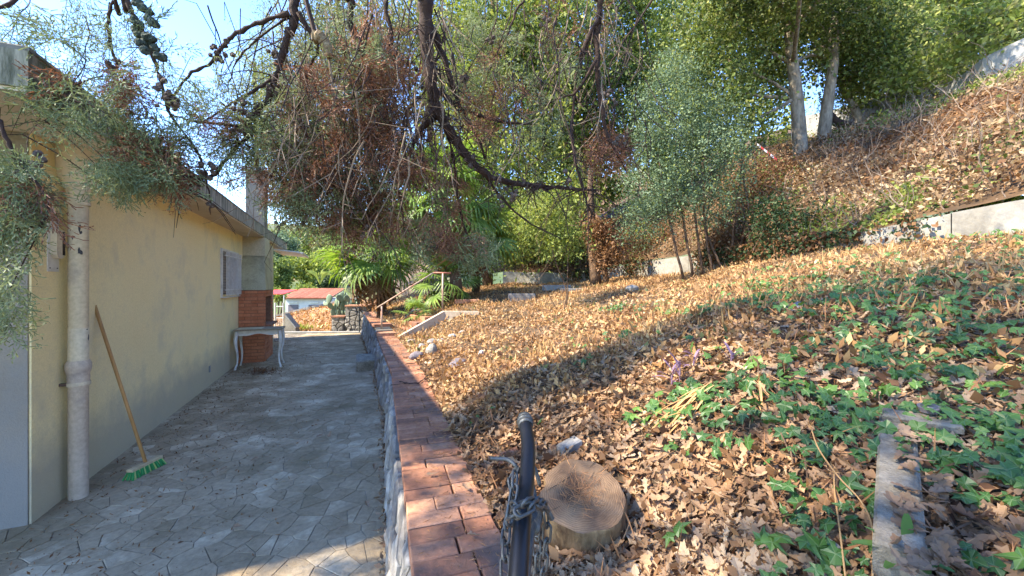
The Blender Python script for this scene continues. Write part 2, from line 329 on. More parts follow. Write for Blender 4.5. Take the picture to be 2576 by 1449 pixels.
for x, y, d in [(1460, 1330, 1.75), (1700, 1300, 1.7), (2100, 1100, 1.7), (1300, 900, 5), (1100, 900, 5.5), (1500, 800, 6), (1600, 740, 8), (1300, 770, 9), (1800, 700, 8), (1240, 740, 11), (1200, 722, 14), (1400, 720, 13.5), (2000, 760, 3.5), (1750, 850, 3.1), (1700, 790, 5), (1500, 1000, 2.9), (1900, 1000, 2.0), (2576, 700, 3), (2576, 900, 2), (2576, 1230, 1.3), (1150, 765, 10), (1180, 780, 8.8), (1120, 840, 7.9), (1000, 775, 11), (1210, 830, 7.6), (1500, 730, 9.5)]:
    gp.append(tuple(P(x, y, d)))
gp += [(.5, 0, .5), (2, 0, .95), (4, 0, 1.6), (.9, -2, .5), (5, -2, 1.8), (-5.5, 15, .6), (-6, 18, .4), (-3, 20, 1.6)]
TG = TPS(gp)
HW = [(2900, 60, 7.5), (2576, 175, 9.0), (2480, 215, 9.6), (2400, 265, 10.8), (2250, 295, 12.5), (2120, 335, 14.5), (1990, 350, 16.5)]
bp_ = [tuple(r[[0, 1, 3]]) for r in UW] + [tuple(P(*q)) for q in HW] + [(8.9, 11, 5.5), (9.4, 7.5, 5.3), (7.6, 11, 4.9), (5.7, 14, 4.2), (.24, 20, 3.2), (15, 10, 7.6), (17, 16, 9.0), (20, 25, 12), (0, 40, 10), (30, 40, 18), (9.6, 0, 4.6), (14, 0, 7), (8.5, -4, 3.8), (3, 24, 5), (-6, 30, 4), (40, 0, 14), (40, 20, 18), (7.8, 3, 3.6), (7.2, 6.5, 3.7), (6.8, 9, 3.9)]
TB = TPS(bp_)
def fbm(x, y, f=1.0, seed=0):
    r = np.random.default_rng(seed); o = np.zeros(np.shape(x)); a = 1.0; tot = 0
    for k in range(4):
        for _ in range(3):
            th = r.uniform(0, 6.28); ph = r.uniform(0, 6.28); o = o + a * np.sin((x * math.cos(th) + y * math.sin(th)) * f * r.uniform(.8, 1.3) + ph)
        tot += a * 3; a *= .55; f *= 2.1
    return o / tot
def ground(x, y):
    x = np.asarray(x, float); y = np.asarray(y, float)
    g = TG(x, y) + (.06 * fbm(x, y, 3.0, 3) + .025 * fbm(x, y, 9.0, 4)) * np.clip((x - capx(y) - CW) / .5, 0, 1); b = TB(x, y) + .12 * fbm(x, y, 2.0, 5)
    return np.where(x > upx(y) + .08, b, g)

# ================================================ GROUND
def grid_mesh(X, Y, Z, skirt=None):
    r, c = X.shape; V = np.stack([X, Y, Z], 2).reshape(-1, 3)
    i, j = np.meshgrid(np.arange(r - 1), np.arange(c - 1), indexing='ij'); a = (i * c + j).ravel()
    return V, np.stack([a, a + 1, a + c + 1, a + c], 1)
ys = np.concatenate([np.arange(-2.6, 9, .09), np.arange(9, 17.2, .2), np.arange(17.2, 27, .6)])
t = np.linspace(0, 1, 78) ** 1.15
X = np.array([(capx(y) + CW - .12) + t * (upx(y) + .06 - capx(y) - CW + .12) for y in ys]); Y = np.repeat(ys[:, None], 78, 1)
Z = ground(X, Y); Z[:, 0] = np.minimum(Z[:, 0], .5)
Xs = np.hstack([X[:, :1], X]); Ys = np.hstack([Y[:, :1], Y]); Zs = np.hstack([np.full((len(ys), 1), -3.5), Z])
garden = MB().add(*grid_mesh(Xs, Ys, Zs)).build('garden_ground', MT['soil'], smooth=True, kind='structure')
ys = np.concatenate([np.arange(-4, 18, .2), np.arange(18, 46, 1.0)]); t = np.linspace(0, 1, 80) ** 1.6
X = np.array([upx(y) + .05 + t * (40 - upx(y)) for y in ys]); Y = np.repeat(ys[:, None], 80, 1)
Z = TB(X, Y) + .12 * fbm(X, Y, 2.0, 5)
bank = MB().add(*grid_mesh(X, Y, Z)).build('hillside', MT['bank_soil'], smooth=True, kind='structure')
# valley floor and far slopes, out to the horizon
def valley_z(x, y):
    r = np.hypot(x, y); z = -2.6 - .0 * x + np.clip((y - 42) / 60, 0, 1) ** 1.1 * 13 + np.clip((r - 110) / 300, 0, 1) * 45
    z = np.where(y < 40, -2.6, z); z = z + .8 * fbm(x, y, .05, 9) * np.clip((r - 35) / 40, 0, 1)
    return z
gx = np.concatenate([np.linspace(-700, -80, 26), np.linspace(-76, 76, 60), np.linspace(80, 700, 26)]); gy = np.concatenate([np.linspace(-500, -20, 16), np.linspace(-16, 160, 70), np.linspace(170, 900, 26)])
X, Y = np.meshgrid(gx, gy)
MB().add(*grid_mesh(X, Y, valley_z(X, Y))).build('valley_ground', MT['valley'], smooth=True, kind='structure')
# sunny litter covered slope just beyond the end of the patio
sx = np.linspace(-15, -4.0, 60); sy = np.linspace(13.25, 20.4, 60); X, Y = np.meshgrid(sx, sy)
def slope_z(x, y): return -.08 + (y - 13.3) / 7 * (.02 + np.clip((x / y + .585) / .12, -1.5, 1.4) * .62) + .05 * fbm(x, y, 2.2, 21)
MB().add(*grid_mesh(X, Y, slope_z(X, Y))).build('lower_slope', MT['orange_slope'], smooth=True, kind='structure')

# ================================================ PATIO
patio = MB()
patio.add(*prism([(-9, -3, -.3), (2, -3, -.3), (.9, -2.6, -.3), (-.4, 1.45, -.3), (-1.45, 4.8, -.3), (-2.7, 8.1, -.3), (-4.9, 13.2, -.3), (-8.6, 12.9, -.3), (-9, 9, -.3)], (0, 0, .3)))
patio = patio.build('patio', MT['mortar'], kind='structure')
cells = voronoi(-6.6, .6, .9, 13.0, .135, .125, 1.5, .0021, 5)
keep = []
for p, poly in cells:
    x, y = p
    if x > capx(y) + .1 or (y > 2.9 and x < -2.056 - .43 * y - .15) or y < 1.4 and abs(x) > 3: continue
    c = np.mean(poly, 0); px = abs((x / y)); 
    if px > 1.45: continue
    keep.append((math.hypot(x, y) + max(0, px - 1.3) * 9, poly))
keep.sort(key=lambda a: a[0])
rest = MB()
for i, (_, poly) in enumerate(keep):
    tilt = (random.uniform(-.008, .008), random.uniform(-.008, .008)); c = np.mean(poly, 0)
    f = lambda a, b, z: (a, b, z + (tilt[0] * (a - c[0]) + tilt[1] * (b - c[1]) if z > .001 else 0))
    V, F = plateau(poly, f, random.uniform(.003, .006), .004)
    if i < 300: MB().add(V, F).build('paving_stone', MT['paver'], patio)
    else: rest.add(V, F)
MT['paver_rest'] = MT['paver'].copy()
rest.build('paving', MT['paver_rest'], patio, kind='stuff')
# per-stone tone on the joined part comes from its islands
N = MT['paver_rest'].node_tree; 
for n in list(N.nodes):
    if n.type == 'OBJECT_INFO':
        g = N.nodes.new('ShaderNodeNewGeometry'); to = n.outputs['Random'].links[0].to_socket; N.links.new(g.outputs['Random Per Island'], to)
# threshold at the far end of the patio
e = MB().add(*prism([(-8.7, 12.86, .0), (-4.86, 13.05, .0), (-4.88, 13.25, .0), (-8.7, 13.05, .0)], (0, 0, .05))); e.build('patio_edge', MT['concrete'], patio)

# ================================================ RETAINING WALL
seg = np.diff(CAPL, axis=0); sl_ = np.hypot(seg[:, 0], seg[:, 1]); cum = np.concatenate([[0], np.cumsum(sl_)])
def capf(s):
    i = int(np.clip(np.searchsorted(cum, s) - 1, 0, len(sl_) - 1)); a = (s - cum[i]) / sl_[i]; p = CAPL[i] + seg[i] * a; tn = seg[i] / sl_[i]
    # blend the tangent near bends so that bricks fan round them
    j = i + 1 if a > .5 else i - 1
    if 0 <= j < len(sl_):
        w = np.clip(1 - min(abs(s - cum[i]), abs(cum[i + 1] - s)) / .5, 0, 1) * .5; tn = tn * (1 - w) + seg[j] / sl_[j] * w; tn /= np.linalg.norm(tn)
    return p, tn, np.array([tn[1], -tn[0]])
def s_of_y(y): return float(np.interp(y, CAPL[:, 1], cum))
wall = thing('retaining_wall', 'long low stone garden wall with terracotta brick coping beside the patio', 'garden wall', (-1.4, 4.8, 0))
core = MB()
for (ya, yb, h) in ((-2.5, 8.25, .5), (8.25, 13.05, .64)):
    ss = np.linspace(s_of_y(ya), s_of_y(yb), 40); V = []
    for s in ss:
        p, tn, nr = capf(s)
        for off, z in ((-.075, -.3), (-.07, 0), (0, h), (CW, h), (CW, -.3)): V.append((*(p + nr * off), z))
    V = np.array(V); F = []
    for i in range(39):
        for j in range(5): F.append((i * 5 + j, i * 5 + (j + 1) % 5, (i + 1) * 5 + (j + 1) % 5, (i + 1) * 5 + j))
    F += [(0, 1, 2, 3, 4), tuple(range(195, 200))[::-1]]; core.add(V, F)
core.build('wall_core', MT['wall_core'], wall)
for (ya, yb, h, sd) in ((.9, 8.2, .498, 3), (8.2, 13.0, .638, 4)):
    s0, s1 = s_of_y(ya), s_of_y(yb)
    for p2, poly in voronoi(s0, s1, .0, h, .19, .165, .8, .006, sd):
        hh = random.uniform(.03, .062)
        def f(s, z, q):
            p, tn, nr = capf(s); w = p - nr * (.072 * (1 - z / .5) + q); return (w[0], w[1], z)
        V, F = plateau(poly, f, hh, .03, .008); MB().add(V, F).build('stone', MT['fieldstone'], wall)
def coping(ya, yb, ztop, th=.05):
    s = s_of_y(ya); end = s_of_y(yb); k = 0
    while s < end:
        w = .112 + random.uniform(-.006, .006); p, tn, nr = capf(s + w / 2); T = (*tn, 0); Nn = (*nr, 0)
        cuts = {0: [0, 1], 1: [0, .37, 1], 2: [0, .64, 1], 3: [0, .5, 1]}[random.choice([1, 2, 2, 3, 0, 1])]
        x0 = -.03; tot = CW + .035
        for a, b in zip(cuts[:-1], cuts[1:]):
            c = p + nr * (x0 + (a + b) / 2 * tot + random.uniform(-.003, .003)); z = ztop - th / 2 + random.uniform(-.003, .003)
            th_ = random.uniform(-.008, .008); ax = (np.array([T[0] * math.cos(th_) - T[1] * math.sin(th_), T[0] * math.sin(th_) + T[1] * math.cos(th_), 0]),)
            ax = (ax[0], np.array([ax[0][1], -ax[0][0], random.uniform(-.01, .01)]), np.array([0, 0, 1.]))
            MB().add(*box((c[0], c[1], z), ax, (w / 2 - .003, (b - a) * tot / 2 - .003, th / 2), .005)).build('brick', MT['cap_brick'], wall)
        s += w; k += 1
coping(.35, 8.0, .55); coping(8.75, 13.0, .69)
for (ya, yb, zt) in ((8.02, 8.28, .615), (8.52, 8.76, .745)):
    coping(ya, yb, zt, .06)
    p, tn, nr = capf((s_of_y(ya) + s_of_y(yb)) / 2)
    MB().add(*box((*(p + nr * .17), (zt - .06) / 2 + .2), ((*tn, 0), (*nr, 0), (0, 0, 1)), ((s_of_y(yb) - s_of_y(ya)) / 2 - .01, .16, (zt - .06) / 2 - .2))).build('riser_block', MT['stair_plaster'], wall)

# low concrete step against the wall
q = thing('concrete_step', 'low grey weathered concrete block at the foot of the stone wall', 'concrete block', (-2.6, 7.6, 0))
MB().add(*box((-2.80, 7.72, .1), ((-.36, .93, 0), (.93, .36, 0), (0, 0, 1)), (.40, .20, .10), .02)).build('block', MT['slab'], q)

# sunlit pillar wall at the far end of the patio
pw = thing('pillar_wall', 'sunlit pale rubble wall stepping down at the far end of the patio', 'garden wall', (-5.2, 13.3, 0))
A = P(912, 800, 13.3); B = P(868, 800, 13.3); C_ = P(832, 800, 13.3)
for (xa, xb, zt) in ((A[0] + .15, B[0], .86), (B[0], C_[0], .50)):
    MB().add(*box(((xa + xb) / 2, 13.55, zt / 2 - .5), XYZ, (abs(xa - xb) / 2, .2, zt / 2 + .5))).build('wall_core', MT['wall_core'], pw)
    for p2, poly in voronoi(xb, xa, -.1, zt, .17, .14, .9, .008, int(zt * 100)):
        hh = random.uniform(.04, .07); V, F = plateau(poly, lambda a, z, q: (a, 13.35 - q, z), hh, .03, .008); MB().add(V, F[::-1]).build('stone', MT['fieldstone'], pw)
    MB().add(*box(((xa + xb) / 2, 13.5, zt + .02), XYZ, (abs(xa - xb) / 2 - .003, .24, .022), .006)).build('coping', MT['cap_brick'], pw)

# ================================================ HOUSE
C0 = np.array([-3.2, 2.66]); Uh = np.array([-.395, .919]); Nh = np.array([.919, .395]); U3 = np.array([*Uh, 0]); N3 = np.array([*Nh, 0]); Z3 = np.array([0, 0, 1.])
def H(s, e, z): p = C0 + Uh * s + Nh * e; return np.array([p[0], p[1], z])
def hbox(mb, s0, s1, e0, e1, z0, z1, bev=0): return mb.add(*box(H((s0 + s1) / 2, (e0 + e1) / 2, (z0 + z1) / 2), (U3, N3, Z3), (abs(s1 - s0) / 2, abs(e1 - e0) / 2, abs(z1 - z0) / 2), bev))
house = thing('house', 'cream rendered single-storey house with overhanging flat roof beside the patio', 'house', (-3.2, 2.66, 0))
hbox(MB(), 0, 9.9, -8, 0, -.2, 2.605).build('wall', MT['stucco'], house)
hbox(MB(), -.012, -.002, -8, -.012, -.2, 2.6).build('end_wall', MT['grey_render'], house, label='bare grey rendered end wall')
hbox(MB(), -.80, 10.2, -9, .395, 2.625, 2.815).build('roof', MT['fascia'], house)
hbox(MB(), -.785, 10.18, -8.9, .38, 2.605, 2.624).build('soffit', MT['soffit'], house)
hbox(MB(), -.80, 10.2, -9, .40, 2.8155, 2.845, .01).build('roof_edge', MT['roof_top'], house)
ch = hbox(MB(), 6.28, 6.72, .05, .39, 2.84, 4.02).build('chimney', MT['grey_render'], house)
hbox(MB(), 6.24, 6.76, .01, .43, 4.02, 4.09).build('chimney_cap', MT['concrete'], house)
hbox(MB(), 7.7, 8.0, 0, .33, 0, 2.6).build('pilaster', MT['hood_pale'], house)
# window: closed shutter behind a white grille
win = hbox(MB(), 4.58, 5.76, -.002, .012, 1.42, 2.2).build('window', MT['wall_core'], house)
fr = MB(); [hbox(fr, *a) for a in ((4.56, 4.60, .0, .03, 1.38, 2.22), (5.74, 5.78, .0, .03, 1.38, 2.22), (4.60, 5.74, .0, .03, 2.18, 2.22), (4.56, 5.80, .0, .05, 1.36, 1.379))]
fr.build('frame', MT['white_paint'], win)
shutter = mat('shutter_slat', [(.30, .25, .20), (.38, .32, .26)], scale=3, bump=.1)
for k in range(15): hbox(MB(), 4.62, 5.72, .013, .022, 1.44 + k * .0495, 1.481 + k * .0495, .004).build('slat', shutter, win)
for k in range(12): V, F = tube([H(4.64 + k * .097, .075, 1.40), H(4.64 + k * .097, .075, 2.18)], .0085, 6); MB().add(V, F).build('bar', MT['white_paint'], win)
for z in (1.50, 2.10): V, F = tube([H(4.54, .074, z), H(5.80, .074, z)], .011, 6); MB().add(V, F).build('grille_rail', MT['white_paint'], win)
# shutter winder on the wall by the corner
wb = hbox(MB(), .15, .27, .0, .006, 1.69, 2.08, .002).build('winder_plate', MT['white_paint'], house)
pr = [(.175, 1.99), (.265, 1.99), (.265, 1.81), (.24, 1.785), (.20, 1.785), (.175, 1.81)]
MB().add(*prism([H(a, .006, b) for a, b in pr], N3 * .035)).build('winder_box', MT['pipe'], wb)
hbox(MB(), .238, .258, .041, .046, 1.81, 1.98).build('winder_slot', MT['soot'], wb)
for z in (1.715, 2.055):
    for s in (.17, .25): V, F = tube([H(s, .006, z), H(s, .01, z)], .005, 6); MB().add(V, F).build('screw', MT['old_steel'], wb)
hbox(MB(), 3.9, 3.96, 0, .012, .22, .32, .003).build('vent', MT['concrete'], house)
# rainwater pipe
ps = .33
def lathe_at(s, e, prof, n=20):
    c = H(s, e, 0); V = []; F = []
    for r, z in prof:
        for j in range(n): a = 2 * math.pi * j / n; V.append((c[0] + r * math.cos(a), c[1] + r * math.sin(a), z))
    for i in range(len(prof) - 1):
        for j in range(n): F.append((i * n + j, i * n + (j + 1) % n, (i + 1) * n + (j + 1) % n, (i + 1) * n + j))
    return np.array(V), F
pipe = MB().add(*lathe_at(ps, .085, [(.057, 1.0), (.057, 1.268), (.054, 1.272), (.056, 1.276), (.056, 2.32)])).build('downpipe', MT['pipe'], house, smooth=True)
lowm = mat('pipe_lower', [(.50, .41, .31), (.60, .50, .39)], scale=3, bump=.2, dirt=(.20, .17, .17), dirt_scale=3, dirt_amt=.6)
MB().add(*lathe_at(ps, .085, [(.056, 0), (.056, .83), (.062, .84), (.060, .86), (.063, .9), (.061, .93), (.068, .95), (.072, .97), (.072, 1.005), (.06, 1.03)])).build('lower_pipe', lowm, pipe, smooth=True)
MB().add(*lathe_at(ps, .085, [(.055, 2.20), (.062, 2.21), (.060, 2.235), (.064, 2.25), (.06, 2.27), (.07, 2.31), (.095, 2.36), (.115, 2.40), (.118, 2.44), (.125, 2.45), (.128, 2.54), (.135, 2.55), (.135, 2.604)])).build('hopper', MT['soffit'], pipe, smooth=True)
for z in (.845, 2.19): MB().add(*lathe_at(ps, .085, [(.064, z), (.067, z), (.067, z + .025), (.064, z + .025)])).build('bracket', MT['pipe'], pipe)
hbox(MB(), ps - .05, ps - .03, 0, .085, .85, .87).build('bracket_pin', MT['rust_steel'], pipe)
def chip(az, z, w, h, sd):
    r = random.Random(sd); c = H(ps, .085, 0); V = []; n = 9
    for k in range(n):
        a = 2 * math.pi * k / n; rr = r.uniform(.45, 1.1); aa = az + math.cos(a) * w * rr / .057; V.append((c[0] + .0575 * math.cos(aa), c[1] + .0575 * math.sin(aa), z + math.sin(a) * h * rr))
    V.append((c[0] + .0585 * math.cos(az), c[1] + .0585 * math.sin(az), z)); F = [(k, (k + 1) % n, n) for k in range(n)]
    MB().add(np.array(V), F).build('paint_chip', MT['paint_chip'], pipe)
az0 = math.atan2(-H(ps, .085, 0)[1], -H(ps, .085, 0)[0])
chip(az0 + .10, 2.015, .010, .032, 1); chip(az0 + .20, 1.985, .008, .018, 2); chip(az0 - .55, 1.94, .007, .018, 3); chip(az0 + .05, 1.86, .010, .022, 4); chip(az0 + .18, 1.835, .014, .020, 5); chip(az0 + 1.1, 1.2, .01, .03, 6); chip(az0 + .9, 1.26, .012, .006, 7)
# awning at the far end
aw = thing('awning', 'white slatted metal awning under the far end of the roof', 'awning', tuple(H(9.8, .3, 2.4)))
for k in range(6):
    s = 8.35 + k * .36; V, F = prism([H(s, .28, 2.50), H(s + .30, .28, 2.50), H(s + .30, .98, 2.43), H(s, .98, 2.43)], (0, 0, .03)); MB().add(V, F).build('slat', MT['white_paint'], aw)
for e in (.3, .95): V, F = tube([H(8.3, e, 2.49 - (e - .28) * .1), H(10.45, e, 2.49 - (e - .28) * .1)], .018, 6); MB().add(V, F).build('rail', MT['white_paint'], aw)

# ================================================ BARBECUE
bq = thing('barbecue', 'built-in brick barbecue with rendered hood against the house wall', 'barbecue', tuple(H(6.4, .2, 0)))
hbox(MB(), 5.872, 6.94, 0.001, .44, 0, .70).build('firebox_base', MT['bbq_mortar'], bq)
hbox(MB(), 5.872, 5.97, 0.001, .44, .70, 1.474).build('side_wall', MT['bbq_mortar'], bq)
hbox(MB(), 6.84, 6.94, 0.001, .44, .70, 1.474).build('side_wall', MT['bbq_mortar'], bq)
hbox(MB(), 5.97, 6.84, 0.001, .05, .70, 1.474).build('firebox_back', MT['soot'], bq)
hbox(MB(), 5.97, 6.84, .35, .44, 1.36, 1.474).build('lintel', MT['bbq_mortar'], bq)
for k in range(22):
    z0 = k * .067; z1 = z0 + .060; off = .11 if k % 2 else .22; e = 0.004; cuts = []
    x = off
    edges = [0.004] + [v for v in np.arange(off, .45, .225)] + [.462]
    for a, b in zip(edges[:-1], edges[1:]):
        if b - a < .03: continue
        pr_ = random.uniform(.008, .016); hbox(MB(), 5.872 - pr_, 5.90, a + .004, b - .004, z0 + .004, z1).build('brick', MT['bbq_brick'], bq)
    segs = [(5.90, 6.93)] if (z1 < .72 or z0 > 1.32) else [(5.90, 6.0), (6.83, 6.93)]
    for (a0, b0) in segs:
        edges = [a0] + [v for v in np.arange(a0 + (.11 if k % 2 else .22), b0 - .03, .225)] + [b0]
        for a, b in zip(edges[:-1], edges[1:]): hbox(MB(), a + .004, b - .004, .43, .44 + random.uniform(.016, .022), z0 + .004, z1).build('brick', MT['bbq_brick'], bq)
hbox(MB(), 5.93, 6.92, .36, .56, .725, .765, .006).build('shelf', MT['cap_brick'], bq)
b0 = [H(5.86, .002, 1.48), H(6.95, .002, 1.48), H(6.95, .475, 1.48), H(5.86, .475, 1.48)]; t0 = [H(6.25, .002, 2.2), H(6.86, .002, 2.2), H(6.86, .40, 2.2), H(6.25, .40, 2.2)]
MB().add(np.array(b0 + t0), [(3, 2, 1, 0), (4, 5, 6, 7)] + [(i, (i + 1) % 4, 4 + (i + 1) % 4, 4 + i) for i in range(4)]).build('hood', MT['hood'], bq)
hbox(MB(), 6.24, 6.87, .002, .405, 2.203, 2.603).build('flue', MT['hood_pale'], bq)

# ================================================ TABLE
tb = thing('side_table', 'small white curved-leg table standing in front of the barbecue', 'table', tuple(H(5.3, .45, 0)))
s0, s1, e0, e1 = 5.12, 5.62, .06, .86
hbox(MB(), s0, s1, e0, e1, .725, .75, .006).build('tabletop', MT['table_wood'], tb)
hbox(MB(), s0 + .05, s0 + .42, e0 + .03, e0 + .45, .7505, .7525).build('paper_sheet', MT['hood_pale'], tb)
def apron(sa, ea, sb, eb, th):
    L = 14; top = .724; V = []
    for k in range(L):
        w = k / (L - 1); s = sa + (sb - sa) * w; e = ea + (eb - ea) * w; low = .625 + .028 * math.sin(math.pi * w) ** 2 + .01 * math.cos(4 * math.pi * w)
        d = U3 * th if abs(sb - sa) < 1e-6 else N3 * th
        V += [H(s, e, top), H(s, e, low), H(s, e, top) + d, H(s, e, low) + d]
    F = []
    for k in range(L - 1):
        a = k * 4; F += [(a, a + 1, a + 5, a + 4), (a + 2, a + 6, a + 7, a + 3), (a + 1, a + 3, a + 7, a + 5), (a, a + 4, a + 6, a + 2)]
    MB().add(np.array(V), F).build('apron', MT['white_paint'], tb)
apron(s0 + .05, e0 + .05, s0 + .05, e1 - .05, .018); apron(s1 - .05, e0 + .05, s1 - .05, e1 - .05, .018); apron(s0 + .05, e0 + .05, s1 - .05, e0 + .05, .018); apron(s0 + .05, e1 - .05, s1 - .05, e1 - .05, -.018)
for (s, e, ds, de) in ((s0 + .05, e0 + .05, -1, -1), (s0 + .05, e1 - .05, -1, 1), (s1 - .05, e0 + .05, 1, -1), (s1 - .05, e1 - .05, 1, 1)):
    pts = []; rad = []
    for z, o, r in ((.724, .0, .034), (.62, .006, .034), (.54, .016, .031), (.42, .008, .024), (.28, -.012, .019), (.12, -.008, .016), (.04, .014, .017), (0.0, .022, .022)):
        pts.append(H(s + ds * o, e + de * o, z)); rad.append(r)
    V, F = tube(smooth_path(pts, 3), np.interp(np.linspace(0, 1, 22), np.linspace(0, 1, 8), rad), 8); MB().add(V, F).build('leg', MT['white_paint'], tb, smooth=True)

# ================================================ BROOM
top = np.array([H(.96, .012, 1.44)]); top = P(238, 768, 3.36); bot = P(366, 1166, 3.40); bot[2] = .085
br = thing('broom', 'push broom with green bristles leaning on the cream wall', 'broom', tuple(bot))
V, F = tube([top, bot + (bot - top) * .01], .0125, 10); MB().add(V, F).build('handle', MT['wood_pole'], br, smooth=True)
ha = P(405, 1150, 3.60); hb = P(330, 1200, 3.32); hv = ha - hb; hv[2] = 0; hl = np.linalg.norm(hv); hv /= hl; hp = np.array([hv[1], -hv[0], 0]); hc = bot.copy(); hc[2] = .075
MB().add(*box(hc, (hv, hp, Z3), (.14, .026, .012), .004)).build('head', MT['wood_raw'], br)
bg_, by_ = MB(), MB()
for i in range(26):
    for j in range(5):
        c = hc + hv * (-.13 + i * .0104) + hp * (-.022 + j * .011); out = hp * ((j - 2) * .006 + random.uniform(-.006, .006)) + hv * ((i - 12.5) * .0012 + random.uniform(-.004, .004))
        V, F = tube([c - Z3 * .012, c + out * .6 - Z3 * .035, np.append((c + out * 1.5)[:2], .004)], [.0055, .0065, .0075], 4)
        (by_ if (i % 4 == 1) else bg_).add(V, F)
bg_.build('bristles', MT['bristle_green'], br, kind='stuff'); by_.build('bristles', MT['bristle_yellow'], br, kind='stuff', label='paler yellow-green bristles')

# ================================================ STAIRS, HANDRAIL
st = thing('garden_steps', 'plastered garden steps with sloping side kerbs rising from the brick coping', 'steps', (-2.2, 8.4, .5))
def stringer(pts, th, dep, m=MT['stair_plaster']):
    pts = [np.array(p) for p in pts]; V = []; F = []; n = len(pts)
    for p in pts: V += [p, p - Z3 * dep, p + np.array([*th, 0]), p + np.array([*th, 0]) - Z3 * dep]
    for k in range(n - 1): a = 4 * k; F += [(a, a + 1, a + 5, a + 4), (a + 2, a + 6, a + 7, a + 3), (a, a + 4, a + 6, a + 2), (a + 1, a + 3, a + 7, a + 5)]
    F += [(0, 2, 3, 1), (4 * n - 4, 4 * n - 3, 4 * n - 1, 4 * n - 2)]
    return MB().add(np.array(V), F).build('kerb', m, st)
k1 = [P(1003, 847, 7.95), P(1118, 783, 8.55), P(1206, 784, 8.5)]; k1[2][2] = k1[1][2]
stringer(k1, (-.06, .15), .27); 
k2 = [P(985, 828, 8.9), P(1040, 780, 9.75), P(1120, 770, 10.0)]; stringer(k2, (-.05, .16), .3, MT['concrete'])
for k in range(4):
    w = (k + .5) / 4; c = (k1[0] * (1 - w) + k1[1] * w + k2[0] * (1 - w) + k2[1] * w) / 2; d = k1[1] - k1[0]; d[2] = 0; d /= np.linalg.norm(d)
    MB().add(*box(c - Z3 * .12, (d, np.array([-d[1], d[0], 0]), Z3), (.17, .42, .07), .01)).build('step', MT['cap_brick'], st)
hr = thing('handrail', 'pale rusting metal handrail above the garden steps', 'handrail', tuple(P(960, 835, 8.6)))
r0, r1, r2 = P(949, 774, 8.55), P(1091, 686, 9.05), P(1134, 687, 9.1)
V, F = tube([r0, r1], .017, 8); MB().add(V, F).build('sloping_rail', MT['rust_paint'], hr, smooth=True)
V, F = tube([r1, r2], .017, 8); MB().add(V, F).build('top_rail', MT['red_paint'], hr, smooth=True, label='faded red level rail')
for a, b in ((P(960, 836, 8.58), P(960, 770, 8.58)), (P(1113, 786, 9.07), P(1114, 687, 9.07))): V, F = tube([a, b], .021, 8); MB().add(V, F).build('post', MT['rust_paint'], hr, smooth=True)
V, F = tube([(-4.93, 12.9, 0.05), (-4.93, 12.9, .84)], .02, 8); gpst = thing('slim_post', 'slim grey post against the sunlit pillar wall', 'post', (-4.93, 12.9, 0)); MB().add(V, F).build('shaft', MT['old_steel'], gpst); MB().add(*box((-4.93, 12.9, .85), XYZ, (.03, .03, .012), .004)).build('cap', MT['old_steel'], gpst)

# ================================================ UPPER WALLS
def poly_wall(name, label, rows, th, m, cat='garden wall', panel=2.0):
    t_ = thing(name, label, cat, (rows[0][0], rows[0][1], rows[0][2])); rows = np.array(rows); pts = rows[:, :2]; d = np.diff(pts, axis=0); L = np.hypot(d[:, 0], d[:, 1]); cu = np.concatenate([[0], np.cumsum(L)]); n = max(1, int(cu[-1] / panel))
    for k in range(n):
        V = []; ss = np.linspace(cu[-1] * k / n + .006, cu[-1] * (k + 1) / n - .006, 6)
        for s in ss:
            c = [np.interp(s, cu, rows[:, j]) for j in range(4)]; i = min(len(L) - 1, int(np.searchsorted(cu, s) - 1)); tn = d[i] / L[i]; nr = np.array([tn[1], -tn[0]]) * th
            V += [(c[0], c[1], c[2]), (c[0], c[1], c[3] + random.uniform(-.006, .006)), (c[0] + nr[0], c[1] + nr[1], c[3]), (c[0] + nr[0], c[1] + nr[1], c[2])]
        F = [(i * 4 + j, i * 4 + (j + 1) % 4, (i + 1) * 4 + (j + 1) % 4, (i + 1) * 4 + j) for i in range(5) for j in range(4)] + [(3, 2, 1, 0), (20, 21, 22, 23)]
        MB().add(np.array(V), F).build('panel', m, t_)
    return t_
rows = [(r[0], r[1], r[2] - .5, r[3]) for r in UW[1:12]]
poly_wall('terrace_wall', 'long low white concrete terrace wall below the leafy bank', rows, .2, MT['white_concrete'], panel=2.4)
def uprow(x, yt, yb, d): a = P(x, yt, d); b = P(x, yb, d); return (a[0], a[1], b[2] - .8, a[2])
rows = [uprow(2900, -60, 60, 7.5), uprow(2576, 95, 175, 9.0), uprow(2480, 140, 215, 9.6), uprow(2400, 205, 265, 10.8), uprow(2250, 235, 295, 12.5), uprow(2120, 270, 335, 14.5), uprow(1990, 300, 350, 16.5)]
poly_wall('hill_wall', 'tall grey concrete wall on top of the bank behind the trees', rows, .25, MT['concrete'], panel=2.2)
